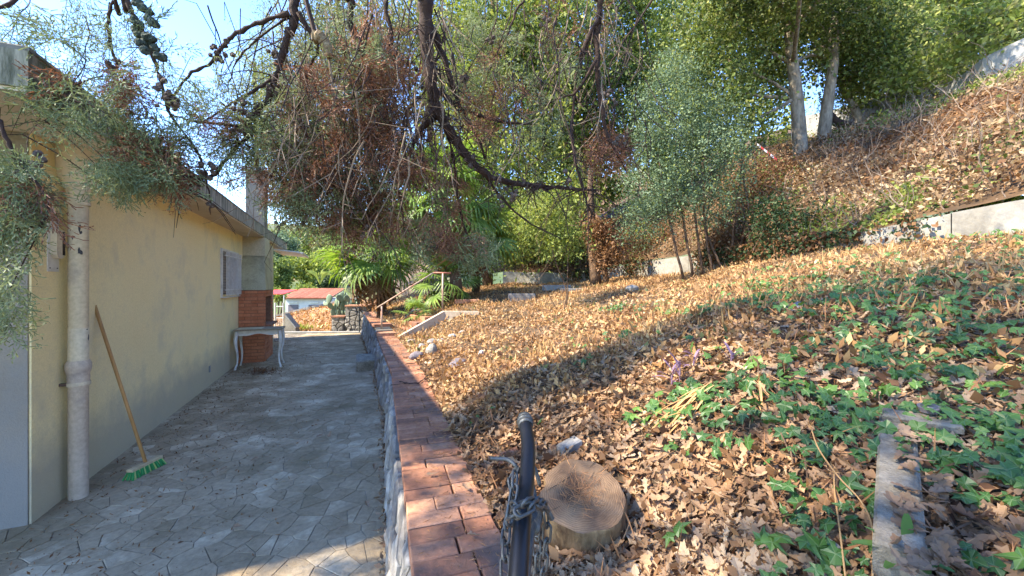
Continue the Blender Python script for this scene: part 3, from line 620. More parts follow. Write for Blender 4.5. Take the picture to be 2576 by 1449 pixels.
# half buried slab edge in the leaves at the lower right
a = P(2212, 1034, 1.75); b = P(2194, 1300, 1.12); b[2] = a[2] - .16; dv = b - a; L = np.linalg.norm(dv); dv /= L; sd = np.cross(dv, Z3); sd /= np.linalg.norm(sd)
if sd[0] < 0: sd = -sd
sb = thing('concrete_slab', 'grey concrete slab edge half buried in oak leaves at lower right', 'concrete slab', tuple(a))
up = np.cross(sd, dv); up = up if up[2] > 0 else -up
sb_a, sb_dv, sb_L, sb_sd, sb_up = a, dv, L, sd, up
MB().add(*box((a + b) / 2 + sd * .055 - up * .10, (dv, sd, up), (L / 2, .055, .10), .008)).build('slab', MT['slab'], sb)
MB().add(*box(a + sd * .125 + dv * .05 + up * .012, (dv, sd, up), (.04, .115, .014), .006)).build('raised_end', MT['slab'], sb)
cp = a + sd * .15 - dv * .0 + up * .035
pc = thing('pipe_cap', 'small dark round cap on the buried concrete slab', 'pipe cap', tuple(cp)); V, F = tube([cp, cp + up * .02], [.032, .036], 16); MB().add(V, F).build('cup', MT['slate'], pc); V, F = tube([cp + up * .02, cp + up * .026], [.026, .02], 16); MB().add(V, F).build('lid', MT['old_steel'], pc)

# ================================================ FAR BEYOND THE PATIO
def far_house():
    c = P(770, 760, 34); h = thing('tiled_house', 'distant white house with orange tiled roof beyond the patio', 'house', (c[0], c[1], -2.4))
    x0, x1 = P(712, 750, 34)[0], P(834, 750, 34)[0]; ze = P(700, 752, 34)[2]; zr = P(700, 731, 36)[2]
    MB().add(*box(((x0 + x1) / 2, 36, (ze - 2.6) / 2), XYZ, ((x1 - x0) / 2 - .15, 1.9, (ze + 2.6) / 2))).build('wall', MT['far_white'], h)
    MB().add(*prism([(x0, 33.8, ze), (x1, 33.8, ze), (x1, 37, zr + .1), (x0, 37, zr + .1)], (0, 0, .06))).build('roof', MT['tile_red'], h)
    n = 34
    for k in range(n):
        x = x0 + (k + .5) * (x1 - x0) / n; V, F = tube([(x, 33.75, ze + .07), (x, 36.9, zr + .17)], .05, 6); MB().add(V, F).build('roof_tile', MT['tile_red'], h)
    for fx in (.2, .62):
        x = x0 + fx * (x1 - x0); w = MB().add(*box((x, 34.08, ze - .8), XYZ, (.42, .03, .3))).build('window', MT['slate'], h); MB().add(*box((x, 34.03, ze - .32), XYZ, (.38, .03, .05))).build('sill', MT['white_paint'], w)
far_house()
c = P(702, 742, 27); cn = thing('red_canopy', 'small red canopy on white poles beside the distant house', 'canopy', (c[0], c[1], -2.5))
MB().add(*prism([c + [-1.2, 0, 0], c + [.35, 0, 0.05], c + [.45, 1.5, .3], c + [-1.2, 1.5, .3]], (0, 0, .04))).build('canopy_cloth', MT['tape_red'], cn)
for dx in (-1.1, .3): V, F = tube([(c[0] + dx, 27.05, -2.6), (c[0] + dx, 27.05, c[2])], .03, 6); MB().add(V, F).build('pole', MT['white_paint'], cn)
gt = thing('white_gate', 'white metal gate past the barbecue at the patio edge', 'gate', tuple(P(700, 840, 13.6)))
for x in (692, 713): V, F = tube([P(x, 842, 13.7), P(x, 762, 13.7)], .025, 8); MB().add(V, F).build('post', MT['white_paint'], gt)
for y in (771, 800, 836): V, F = tube([P(692, y, 13.7), P(713, y, 13.7)], .014, 6); MB().add(V, F).build('rail', MT['white_paint'], gt)
for x in (697, 702, 707): V, F = tube([P(x, 836, 13.7), P(x, 800, 13.7)], .009, 6); MB().add(V, F).build('bar', MT['white_paint'], gt)
lw = thing('ramp_wall', 'low grey sloping wall end beside the white gate', 'garden wall', tuple(P(720, 840, 13.5)))
MB().add(*prism([P(714, 846, 13.4), P(748, 846, 13.4), P(742, 825, 13.4), P(716, 792, 13.4)], (0, .25, 0))).build('wall_end', MT['white_concrete'], lw)
MB().add(*prism([P(715, 793, 13.38), P(743, 826, 13.38), P(744, 823, 13.38), P(716, 789, 13.38)], (0, .28, 0))).build('coping', MT['concrete'], lw)
kb = thing('lower_kerb', 'pale kerb running along the top of the orange litter slope', 'kerb', (-12, 22, -.5))
V = []
xs_ = np.linspace(-12.6, -7.6, 12)
for i in range(11):
    a = np.array([xs_[i], 20.2 - i * .04, 0]); b = np.array([xs_[i + 1], 20.2 - (i + 1) * .04, 0]); a[2] = slope_z(a[0], a[1]) + .06; b[2] = slope_z(b[0], b[1]) + .06
    V, F = prism([a + [.01, 0, 0], b, b + [0, .22, 0], a + [.01, .22, 0]], (0, 0, .10)); MB().add(V, F).build('kerb_stone', MT['white_concrete'], kb)

# ================================================ TREES
def leaf_mb(C, size, aspect, droop, r=rng, spread=.35, outward=None):
    n = len(C); a = r.normal(0, 1, (n, 3)); a[:, 2] -= droop * 1.5
    if outward is not None: a += outward * 1.0
    a /= np.linalg.norm(a, axis=1)[:, None]
    b = np.cross(a, r.normal(0, 1, (n, 3))); b /= (np.linalg.norm(b, axis=1)[:, None] + 1e-9)
    s = (size * (.5 + 1.2 * r.random(n) ** 2))[:, None]; w = s * aspect
    V = np.stack([C, C + a * s * .45 + b * w * .5, C + a * s, C + a * s * .45 - b * w * .5], 1).reshape(-1, 3)
    return V, np.arange(n * 4).reshape(-1, 4)
def in_blob(n, c, rad, shell=.45):
    v = rng.normal(0, 1, (n, 3)); v /= np.linalg.norm(v, axis=1)[:, None]; return np.asarray(c) + v * np.asarray(rad) * (rng.uniform(shell ** 3, 1, n) ** (1 / 3))[:, None]
def blob_px(cx, cy, rx, ry, d, dd): return P(cx, cy, d), np.array([rx / 1005 * d, dd, ry / 1005 * d])
def foliage(blobs, m, nclump, nleaf, size, aspect=.55, droop=.3, csize=.28, shell=.35, stretchz=1.0):
    vols = np.array([np.prod(b[1]) ** .75 for b in blobs]); vols /= vols.sum(); out = []; cl = []
    for (c, r), v in zip(blobs, vols):
        k = max(3, int(nclump * v)); cc = in_blob(k, c, r, shell); cl.append(cc)
        n = max(8, int(nleaf / nclump)); q = cc[:, None, :] + rng.normal(0, 1, (k, n, 3)) * csize * rng.uniform(.5, 1.3, (k, 1, 1)) * np.array([1, 1, stretchz]); out.append(q.reshape(-1, 3))
    return np.concatenate(out), np.concatenate(cl)
def limb(mb, a, b, r0, r1, wob=.08, n=6, sag=0.):
    a = np.asarray(a, float); b = np.asarray(b, float); m1 = a * .65 + b * .35 + rng.normal(0, wob, 3); m2 = a * .3 + b * .7 + rng.normal(0, wob, 3) + [0, 0, sag]
    pts = smooth_path([a, m1, m2, b], 4, wob * .06); V, F = tube(pts, np.linspace(r0, r1, len(pts)), n); mb.add(V, F); return pts
def tree(name, label, base, top, blobs, leafmat, nclump, nleaf, size, r0=.15, bark='bark_grey', aspect=.55, droop=.3, csize=.3, nb=9, group='trees behind the garden', lean=.1, extra=None, twigs=40, cat='tree', shell=.35, stretchz=1.0):
    t_ = thing(name, label, cat, tuple(base), group); tr = MB(); base = np.asarray(base, float); top = np.asarray(top, float)
    pts = limb(tr, base - [0, 0, .3], top, r0, r0 * .45, lean, 9); tr.build('trunk', MT[bark], t_, smooth=True)
    C, cl = foliage(blobs, None, nclump, nleaf, size, aspect, droop, csize, shell, stretchz)
    for k in range(nb):
        q = cl[rng.integers(len(cl))]; j = np.argmin(np.linalg.norm(pts[len(pts) // 3:] - q, axis=1)) + len(pts) // 3; s = pts[max(len(pts) // 3, j - 3)]
        b = MB(); bp = limb(b, s, q, r0 * .30, r0 * .06, .15, 6); b.build('branch', MT[bark], t_, smooth=True)
    if twigs:
        b = MB()
        for k in range(twigs):
            q = cl[rng.integers(len(cl))]; q2 = q + rng.normal(0, .6, 3); limb(b, q, q2, .012, .004, .08, 3)
        b.build('twigs', MT[bark], t_, kind='stuff')
    V, F = leaf_mb(C, size, aspect, droop); MB().add(V, F).build('foliage', MT[leafmat], t_, kind='stuff')
    if extra:
        for m2, frac in extra:
            k = rng.random(len(C)) < frac; V, F = leaf_mb(C[k] + rng.normal(0, .08, (k.sum(), 3)), size * .9, aspect, droop); MB().add(V, F).build('foliage', MT[m2], t_, kind='stuff')
    return t_
def gz(p): q = np.array(p, float); q[2] = float(ground(q[0], q[1])); return q
B = blob_px
G1 = 'tall trees behind the garden'
tree('cypress_tree', 'tall sunlit yellow-green cypress behind the handrail, widest tree of the middle', gz((-.9, 14.5, 0)), P(1250, -200, 14), [B(1230, 470, 150, 190, 13.5, 1.6), B(1290, 250, 190, 190, 14, 1.8), B(1250, 30, 190, 190, 14, 1.7), B(1380, 500, 110, 150, 13, 1.2), B(1380, 120, 150, 190, 14.5, 1.6), B(1180, 230, 120, 230, 14, 1.4)], 'green_yellow', 900, 64000, .145, .20, 'bark_brown', .38, .6, .34, group=G1, extra=[('green_dark', .10)], stretchz=1.3)
tree('cypress_tree', 'cypress with feathery dull green foliage left of the hanging dead branches', gz((-4.6, 15.5, 0)), P(820, -150, 15), [B(820, 450, 120, 160, 14, 1.4), B(760, 300, 110, 160, 14.5, 1.3), B(870, 180, 140, 200, 15, 1.5), B(720, 470, 70, 80, 13.6, .9), B(960, 60, 150, 130, 15, 1.5)], 'olive_green', 560, 44000, .12, .16, 'bark_brown', .35, .7, .33, group=G1, extra=[('spray_dead', .08)], stretchz=1.2)
tree('pine_tree', 'bright yellow-green pine against the blue sky at upper left', (-11.6, 19, -2), P(640, 160, 19), [B(645, 150, 48, 80, 19, 1.0), B(690, 260, 80, 110, 19, 1.3), B(660, 380, 50, 70, 18.5, 1.0), B(760, 90, 110, 120, 19.5, 1.3)], 'green_yellow', 260, 26000, .12, .14, 'bark_brown', .22, -.6, .28, group=G1)
tree('oak_tree', 'leafy oak crown filling the top between the two hanging dead limbs', gz((3.0, 17.5, 0)), P(1480, 0, 17), [B(1480, 60, 180, 170, 16, 1.8), B(1560, 260, 150, 130, 15, 1.4), B(1430, 300, 120, 140, 15.5, 1.4), B(1650, 80, 150, 150, 16, 1.6)], 'green_mid', 520, 40000, .12, .2, 'bark_grey', .6, .3, .36, group=G1, extra=[('green_yellow', .35)])
tree('oak_tree', 'double-trunked pale oak at the foot of the grey hill wall', gz(P(2016, 375, 11.5)), P(1975, -60, 11.4), [B(1810, 110, 120, 150, 11.5, 1.3), B(2010, 60, 170, 110, 12, 1.5), B(1850, -260, 230, 150, 8.5, 1.6), B(2150, -200, 200, 130, 9.5, 1.4), B(1950, -80, 160, 90, 10, 1.2), B(1800, 290, 110, 90, 11.5, 1.0), B(2170, 120, 110, 90, 12.5, 1.1)], 'green_mid', 700, 50000, .095, .20, 'bark_grey', .62, .4, .30, lean=.05, group=G1, extra=[('olive_green', .35), ('green_yellow', .12)])
tree('oak_tree', 'darker straight oak trunk standing just right of the pale one', gz(P(2068, 350, 11.9)), P(2100, 30, 12), [B(2120, 20, 150, 90, 12.5, 1.2), B(1930, 230, 60, 50, 12.8, .6), B(2230, 130, 120, 90, 13.5, 1.2)], 'green_mid', 260, 17000, .095, .19, 'bark_grey', .62, .4, .30, lean=.05, group=G1, extra=[('green_dark', .2)])
tree('crooked_tree', 'crooked thin bare-barked tree leaning right of the oak trunks', gz(P(2160, 315, 13)), P(2115, 150, 13), [B(2150, 130, 90, 60, 13, .8)], 'olive_green', 70, 4500, .09, .13, 'bark_grey', .6, .3, .28, lean=.22, group=G1)
tree('maple_tree', 'sunlit pale green crown rising above the grey hill wall', gz((16, 15, 0)), P(2420, -100, 16), [B(2380, 120, 150, 100, 15, 1.6), B(2500, 20, 150, 110, 14.5, 1.5), B(2270, 200, 110, 60, 15.5, 1.2), B(2200, 60, 130, 100, 16, 1.6), B(2290, -20, 140, 80, 15, 1.4), B(2340, 195, 100, 45, 11.5, .9), B(2490, 70, 100, 55, 9.8, .9), B(2230, 200, 60, 40, 12.5, .8)], 'green_yellow', 560, 44000, .12, .18, 'bark_grey', .6, .3, .33, group=G1, extra=[('olive_green', .5)])
tree('oak_tree', 'distant oak crown seen between the shrub and the pale trunks', gz((8, 22, 0)), P(1750, 0, 22), [B(1760, 150, 220, 200, 21, 2), B(1600, 420, 200, 130, 20, 2), B(1420, 430, 160, 130, 19, 2), B(1900, 330, 120, 100, 19, 1.5)], 'green_yellow', 420, 30000, .17, .25, 'bark_grey', .6, .3, .5, group=G1, extra=[('green_mid', .5)])
tree('oak_tree', 'far hazy crown at the very top right of the slope', gz((24, 20, 0)), P(2500, -200, 21), [B(2450, -50, 260, 130, 21, 2), B(2150, -40, 200, 130, 21, 2), B(1950, 60, 180, 160, 21, 2)], 'olive_green', 360, 22000, .17, .25, 'bark_grey', .6, .3, .5, group=G1)
tree('cypress_tree', 'shaded cypress mass behind the fan palms', gz((-3.2, 18.5, 0)), P(1050, 0, 18), [B(1060, 500, 150, 150, 17.5, 1.6), B(1040, 250, 170, 200, 18, 1.8), B(960, 560, 100, 80, 17, 1.4), B(1100, 40, 160, 160, 18, 1.8)], 'olive_green', 360, 26000, .14, .2, 'bark_brown', .4, .5, .42, group=G1, extra=[('green_yellow', .3)])

_ot = tree('oak_tree', 'unseen oak added over the viewer to dapple the ivy slope with shade', (3.4, -2.6, 1.3), (1.2, -1.6, 6.4), [((-.8, .1, 5.6), (1.3, .55, .8)), ((.6, -1.2, 6.2), (1.6, 1.2, .9)), ((1.7, 0.3, 6.6), (1.5, .9, .8)), ((-2.2, -.9, 5.4), (1.3, 1.0, .7)), ((2.9, 1.2, 7.2), (1.5, 1.0, .8)), ((-2.4, 1.3, 6.6), (1.1, .9, .6)), ((-3.5, -.2, 6.2), (1.2, .7, .5)), ((-2.9, -1.3, 6.2), (1.2, .7, .5)), ((-5.6, .2, 5.6), (1.5, .9, .8)), ((-4.6, -.9, 5.9), (1.2, .8, .7)), ((-6.2, 1.3, 5.6), (1.0, .6, .7)), ((-.8, 1.9, 6.9), (1.2, .9, .7)), ((-1.6, .4, 6.9), (1.3, .8, .6)), ((.4, 5.2, 7.9), (1.3, .7, .8)), ((2.5, 6.5, 8.7), (1.4, .8, .8)), ((3.8, 7.6, 9.5), (1.4, .8, .9))], 'green_mid', 420, 25000, .10, .22, 'bark_grey', .62, .3, .26, nb=12, group=G1)  # out-of-view crown, leaf blobs placed to shade the slope, patio and terrace wall
# shrubs in front of the terrace wall and at the foot of the bank
def shrub(name, label, stems, blobs, lm, nclump, nleaf, size, cs=.2, aspect=.5, droop=.1, bark='bark_brown', r=.02, group=None, extra=None, shell=.3):
    t_ = thing(name, label, 'shrub', tuple(stems[0][0]), group)
    for a, b, rr in stems: mb = MB(); limb(mb, a, b, rr, rr * .4, .10, 6); mb.build('stem', MT[bark], t_, smooth=True)
    C, cl = foliage(blobs, None, nclump, nleaf, size, aspect, droop, cs, shell); V, F = leaf_mb(C, size, aspect, droop); MB().add(V, F).build('foliage', MT[lm], t_, kind='stuff')
    for m2, frac in (extra or []):
        k = rng.random(len(C)) < frac; V, F = leaf_mb(C[k] + rng.normal(0, .06, (k.sum(), 3)), size, aspect, droop); MB().add(V, F).build('foliage', MT[m2], t_, kind='stuff')
    b = MB()
    for k in range(26): q = cl[rng.integers(len(cl))]; limb(b, q, q + rng.normal(0, .3, 3) - [0, 0, .3], .007, .003, .04, 3)
    b.build('twigs', MT[bark], t_, kind='stuff'); return t_
d = 8.8
shrub('evergreen_shrub', 'tall blue-green small-leaved shrub with bare brown stems in the middle right', [(gz(P(1720 + k * 24, 680, d)), P(1650 + k * 45 + random.uniform(-20, 20), 420 - random.uniform(0, 80), d), .03) for k in range(7)],
      [B(1680, 290, 95, 110, d, .7), B(1760, 420, 130, 100, d, .8), B(1640, 440, 80, 110, d, .6), B(1740, 520, 110, 50, d, .6), B(1610, 560, 50, 60, d, .4), B(1790, 310, 80, 80, d, .6), B(1700, 180, 60, 50, d, .5)], 'blue_green', 560, 42000, .05, .17, .45, extra=[('green_yellow', .08)])
shrub('sapling', 'thin young tree with sparse green leaves on the sunny slope', [(gz(P(1420, 770, 7.6)), P(1395, 560, 7.6), .016), (gz(P(1423, 770, 7.6)), P(1440, 600, 7.6), .014), (gz(P(1412, 775, 7.5)), P(1340, 690, 7.4), .009)],
      [B(1400, 590, 70, 55, 7.7, .5), B(1380, 510, 80, 50, 7.9, .5), B(1330, 560, 45, 35, 7.6, .35)], 'green_yellow', 130, 7000, .05, .14, extra=[('green_mid', .3)])
shrub('ivy_stump', 'old trunk wrapped in dead brown ivy on the sunny slope', [(gz(P(1500, 705, 11)), P(1485, 430, 11), .17), (gz(P(1525, 700, 11)), P(1520, 560, 11), .09)], [B(1530, 630, 38, 55, 10.8, .35), B(1500, 580, 30, 40, 10.8, .3)], 'brown_leaf', 90, 9000, .06, .13)
shrub('hedge', 'sunlit bushy hedge behind the low white wall, right of the palms', [(gz(P(1340, 690, 16.5)), P(1330, 560, 16.5), .05), (gz(P(1420, 690, 16)), P(1430, 540, 16), .05)], [B(1310, 620, 70, 60, 16.6, .8), B(1400, 600, 90, 75, 16.4, .9), B(1470, 640, 50, 50, 15.4, .6)], 'green_yellow', 260, 18000, .085, .24, extra=[('brown_leaf', .25), ('green_mid', .3)])
shrub('dry_bush', 'tangled brown dry bush over the terrace wall, right of the tall shrub', [(gz(P(1840 + 30 * k, 640, 9.4)), P(1850 + 40 * k, 480, 9.6), .02) for k in range(5)], [B(1870, 570, 80, 80, 9.9, .6), B(1970, 500, 90, 80, 10, .7), B(1620, 610, 70, 60, 12.5, .6), B(1880, 450, 70, 60, 10.3, .6), B(2080, 500, 60, 50, 9.4, .5)], 'brown_leaf', 300, 25000, .055, .18, extra=[('green_mid', .28)])
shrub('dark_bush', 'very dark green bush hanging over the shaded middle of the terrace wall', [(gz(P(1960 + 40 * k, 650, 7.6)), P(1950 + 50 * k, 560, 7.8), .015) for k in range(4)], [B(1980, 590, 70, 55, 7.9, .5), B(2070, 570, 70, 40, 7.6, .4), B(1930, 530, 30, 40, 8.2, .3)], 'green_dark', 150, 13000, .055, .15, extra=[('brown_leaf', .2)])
_bk = [(2080, 470, 40, 22, 9.6, 'brown thicket low on the bank under the darker oak'), (2180, 400, 60, 28, 11.0, 'dry twiggy brush halfway up the bank'), (2300, 340, 50, 26, 11.4, 'green creeper mound just below the hill wall'), (2420, 420, 60, 26, 9.0, 'tan dried creeper mound in the middle of the bank'), (2520, 220, 50, 24, 9.6, 'bright green creeper at the right foot of the hill wall'), (2230, 500, 60, 20, 8.0, 'brownish creeper just above the terrace wall'), (2480, 500, 60, 18, 6.6, 'low sunlit creeper at the right end of the terrace wall'), (1980, 430, 40, 30, 10.6, 'dark brush beneath the pale oak trunk'), (2110, 350, 30, 18, 12.4, 'small green sprig patch at the foot of the darker oak')]
for k, (cx, cy, rx, ry, dd, lab) in enumerate(_bk + [(2330, 470, 60, 26, 7.4, 'low green ivy clump on the bank above the terrace wall'), (2120, 250, 60, 40, 13.2, 'yellow-green bush lit behind the crooked tree'), (2480, 300, 70, 40, 9.3, 'green bramble clump below the right end of the hill wall'), (1830, 620, 40, 40, 9.4, 'small dusty shrub hiding the terrace wall beside the bare stems')]):
    shrub('bramble', lab, [(gz(P(cx, cy + ry, dd)), P(cx, cy, dd), .012)], [B(cx, cy, rx, ry, dd, .4)], ['brown_leaf', 'bank_dry', 'green_mid', 'bank_dry', 'green_yellow', 'brown_leaf', 'green_yellow', 'brown_leaf', 'green_mid', 'green_mid', 'green_yellow', 'olive_green', 'brown_leaf'][k], 60, 3200, .065, .15, extra=[('bank_dry', .2)])
lg = thing('fallen_log', 'fallen dark log lying between the crooked tree and the hill wall', 'log', tuple(P(2160, 325, 12.6))); mb = MB(); limb(mb, P(2175, 330, 12.4), P(2075, 272, 12.2), .17, .10, .08, 8); mb.build('trunk', MT['bark_dark'], lg, smooth=True)
mb = MB(); limb(mb, P(2100, 290, 12.2), P(2070, 300, 12.0), .05, .03, .03, 6); mb.build('branch_stub', MT['bark_dark'], lg)
bt = thing('barrier_tape', 'red and white striped tape slanting below the tree trunks', 'tape', tuple(P(1930, 385, 10.6)))
ta, tz = P(1905, 366, 10.4), P(1955, 405, 10.4)
for k in range(6):
    a = ta + (tz - ta) * k / 6; b = ta + (tz - ta) * (k + 1) / 6; MB().add(*prism([a, b, b + [0, 0, .06], a + [0, 0, .06]], (0, .004, 0))).build('stripe', MT['tape_red' if k % 2 else 'tape_white'], bt)

# trees on the slope beyond the patio
FG = 'trees on the far slope beyond the patio'
def vz(x, y): return float(valley_z(np.array(x), np.array(y)))
for (cx, cy, rx, ry, d, m, lab, sz, n) in [(765, 680, 52, 42, 50, 'green_yellow', 'bright lime green tree above the distant tiled roof', .32, 7000), (715, 625, 40, 35, 62, 'blue_green', 'hazy blue-green tree top under the awning', .36, 5000), (705, 690, 26, 40, 46, 'green_mid', 'mid green bush behind the left end of the tiled roof', .28, 4500), (850, 640, 60, 50, 60, 'olive_green', 'grey-green olive behind the cactus', .36, 6000), (700, 742, 14, 14, 32, 'green_yellow', 'small round bright bush left of the tiled roof', .13, 3500), (770, 727, 22, 8, 42, 'green_yellow', 'low yellow bush just above the roof ridge', .16, 2500), (800, 610, 70, 34, 80, 'green_mid', 'wide wooded crown high on the far slope', .45, 6000), (740, 600, 60, 30, 92, 'olive_green', 'farthest olive-green crown under the roof end', .5, 5000), (900, 600, 70, 50, 70, 'green_mid', 'dark crown far behind the palm fronds', .4, 6000), (830, 708, 30, 16, 44, 'green_dark', 'dark low hedge right of the banana plant', .22, 3500)]:
    c = P(cx, cy, d); tree('far_tree', lab, (c[0], c[1], min(vz(c[0], c[1]), c[2] - .5)), c, [B(cx, cy, rx, ry, d, rx / 1005 * d * .8)], m, 40, n, sz, .1 * d / 40, 'bark_brown', .6, .2, rx / 1005 * d * .2, nb=3, group=FG, twigs=0)
bn = thing('banana_plant', 'bright green banana plant with arching blades beyond the tiled roof', 'plant', tuple(P(805, 718, 38)))
for k in range(11):
    a = P(805, 716, 38); az = k * 2.4; rr = random.uniform(.8, 1.5); pts = smooth_path([a, a + [math.cos(az) * rr * .4, math.sin(az) * .3, 1.0], a + [math.cos(az) * rr, math.sin(az) * .5, random.uniform(.9, 1.6)]], 4); w = [.05, .12, .2, .26, .28, .24, .2, .1, .03][:len(pts)]; sdv = np.array([-.2, .3, .25]) + np.array([0, 0, .2]); V = []
    for p, ww in zip(pts, np.interp(np.linspace(0, 1, len(pts)), np.linspace(0, 1, 9), [.05, .12, .2, .26, .28, .24, .2, .1, .03])): V += [p - [0, 0, ww * .6], p + [0, 0, ww * .6]]
    MB().add(np.array(V), [(2 * i, 2 * i + 2, 2 * i + 3, 2 * i + 1) for i in range(len(pts) - 1)]).build('blade', MT['green_yellow'], bn)
pl = thing('yellow_shrub', 'yellow-green spiky shrub on the litter slope just past the patio edge', 'shrub', tuple(P(755, 840, 14.3)))
C = P(755, 835, 14.3) + rng.normal(0, 1, (1500, 3)) * [.32, .2, .12]; C[:, 2] = P(755, 845, 14.3)[2] + rng.uniform(-.1, .3, 1500); V, F = leaf_mb(C, .16, .12, -1.2); MB().add(V, F).build('foliage', MT['green_yellow'], pl, kind='stuff')
for k in range(8): mb = MB(); a = P(745 + k * 3, 850, 14.3); a[2] -= .3; limb(mb, a, a + [random.uniform(-.2, .2), 0, .8], .008, .003, .02, 4); mb.build('stem', MT['weed'], pl)

# ================================================ FAN PALMS
def frond_mesh(seed, droop, n=24, L=.62, pet=.55):
    r = np.random.default_rng(seed); mb = MB(); V, F = tube(smooth_path([(0, 0, 0), (pet * .5, 0, .04), (pet, 0, 0)], 3), np.linspace(.014, .008, 7), 5); mb.add(V, F)
    for k in range(n):
        a = R(-125 + 250 * k / (n - 1)) + r.normal(0, .03); l = L * (1 - .28 * abs(a) / 2.2) * r.uniform(.9, 1.08); d = np.array([math.cos(a), math.sin(a), 0]); w = np.array([-d[1], d[0], 0]) * .024; V = []
        for q, ww, dz in ((0.02, .25, 0), (.35, 1, 0), (.68, .75, -droop * .10), (1, .05, -droop * .42)):
            p = np.array([pet, 0, 0]) + d * l * q * (1 - (.12 * droop if q == 1 else 0)) + [0, 0, dz * l]; V += [p - w * ww, p + [0, 0, .010 * ww], p + w * ww]
        mb.add(np.array(V), [(3 * i, 3 * i + 3, 3 * i + 4, 3 * i + 1) for i in range(3)] + [(3 * i + 1, 3 * i + 4, 3 * i + 5, 3 * i + 2) for i in range(3)])
    return mb
FM = [frond_mesh(i, (.5, .9, 1.3, .7)[i % 4]).mesh('frond', MT['palm']) for i in range(4)]; FD = [frond_mesh(10 + i, 2.0, 18).mesh('dead_frond', MT['palm_dead']) for i in range(2)]
def palm(label, base, crown, nf, sc, trunk_r, dead=6, fan=None):
    t_ = thing('fan_palm', label, 'palm', tuple(base), 'fan palms by the steps'); mb = MB(); pts = smooth_path([base - np.array([0, 0, .3]), base * .5 + crown * .5 + [.05, 0, 0], crown], 6); rad = np.linspace(trunk_r * 1.1, trunk_r, len(pts)) * (1 + .12 * (np.arange(len(pts)) % 2)); V, F = tube(pts, rad, 12); mb.add(V, F)
    for k in range(70):
        q = random.random(); p = pts[int(q * (len(pts) - 1))]; a = random.uniform(0, 6.28); o = np.array([math.cos(a), math.sin(a), 0]); V, F = tube([p + o * trunk_r * .9, p + o * trunk_r * 1.25 + [0, 0, .06]], [.02, .006], 4); mb.add(V, F)
    mb.build('trunk', MT['bark_brown'], t_)
    for k in range(nf + dead):
        dd = k >= nf; az = k * 2.399 + random.uniform(-.2, .2); pitch = R(random.uniform(-75, -50)) if dd else R(72 - 118 * (k / nf) ** .9 + random.uniform(-8, 8))
        Mx = Matrix.Translation(Vector(crown) + Vector((0, 0, -.12 if dd else .02 - .1 * k / nf))) @ Matrix.Rotation(az, 4, 'Z') @ Matrix.Rotation(-pitch, 4, 'Y') @ Matrix.Rotation(random.uniform(-.5, .5), 4, 'X') @ Matrix.Scale(sc * random.uniform(.85, 1.12), 4)
        o = link('dead_frond' if dd else 'frond', (FD if dd else FM)[k % (2 if dd else 4)], t_, M=Mx)
        o.location = Mx.to_translation() - Vector(base)
palm('tallest fan palm with reddish trunk behind the handrail', gz(P(1155, 765, 10.2)), P(1110, 500, 10.2), 38, 1.55, .13)
palm('fan palm with drooping bright fronds left of the handrail', gz(P(960, 785, 11)), P(945, 630, 11), 30, 1.4, .11)
palm('squat fan palm low in front of the reddish trunk', gz(P(1118, 765, 10.4)), P(1118, 705, 10.3), 17, .95, .07, 2)
palm('small fan palm growing beside the garden steps', gz(P(1045, 800, 9.25)), P(1045, 788, 9.2), 10, .5, .04, 1)
palm('fan palm crown behind, right of the tallest palm', gz(P(1195, 740, 11.5)), P(1195, 590, 11.3), 26, 1.35, .10, 3)
# prickly pear
pp = thing('prickly_pear', 'prickly pear cactus with large pale pads above the far stone wall', 'cactus', tuple(P(868, 800, 14)))
pad = bpy.data.meshes.new('pad'); import bmesh
bm = bmesh.new(); bmesh.ops.create_uvsphere(bm, u_segments=14, v_segments=10, radius=1); 
for v in bm.verts: v.co = Vector((v.co.x * (.62 + .18 * v.co.z), v.co.y * .13, v.co.z + 1))
for f in bm.faces: f.smooth = True
bm.to_mesh(pad); bm.free(); pad.materials.append(MT['cactus'])
tips = [(np.array(P(868 + k * 7, 800, 14)), 0.) for k in range(-4, 5)]; cnt = 0
for gen in range(5):
    new = []
    for p, a in tips:
        for _ in range(2 if gen < 3 else 1):
            if cnt > 62: break
            s = random.uniform(.15, .21) * (1 - .05 * gen); lean = a + random.uniform(-.95, .95); az = random.uniform(-1.2, 1.2); Mx = Matrix.Translation(Vector(p)) @ Matrix.Rotation(az, 4, 'Z') @ Matrix.Rotation(lean, 4, 'Y') @ Matrix.Scale(s, 4)
            o = link('pad', pad, pp, M=Mx); o.location = Vector(p) - pp.location; new.append((np.array(Mx @ Vector((0, 0, 1.85))), lean * .7)); cnt += 1
    random.shuffle(new); tips = new[:14]

# ================================================ LEAF LITTER, IVY
def in_view(x, y, z, m=1.05): return (y > .25) & (np.abs(x / y) < 1.2816 * m) & (np.abs((z - 1.6) / y) < .74 * m)
def oak_leaf(seed):
    r = np.random.default_rng(seed); T = [0, .12, .2, .28, .36, .45, .54, .62, .71, .80, .88, .95, 1.0]; Wd = [.015, .05, .12, .12, .06, .17, .19, .085, .20, .22, .10, .13, .03]; V = []; cx, cy = r.uniform(-.7, 1.3), r.uniform(-.4, 1.4); tw = r.uniform(-.5, .5)
    for i, (t, w) in enumerate(zip(T, Wd)):
        for s in (-1, 0, 1):
            y = s * w * r.uniform(.85, 1.15); x = t + (.045 if s and i in (3, 6, 9) else 0); V.append((x - .5, y, cx * (x - .5) ** 2 * .5 + cy * y * y * 2.2 + tw * (x - .5) * y * 1.5 - (.02 if s == 0 else 0)))
    F = []
    for i in range(12): a = 3 * i; F += [(a, a + 3, a + 4, a + 1), (a + 1, a + 4, a + 5, a + 2)]
    return np.array(V), np.array(F)
OAK = [oak_leaf(i) for i in range(7)]
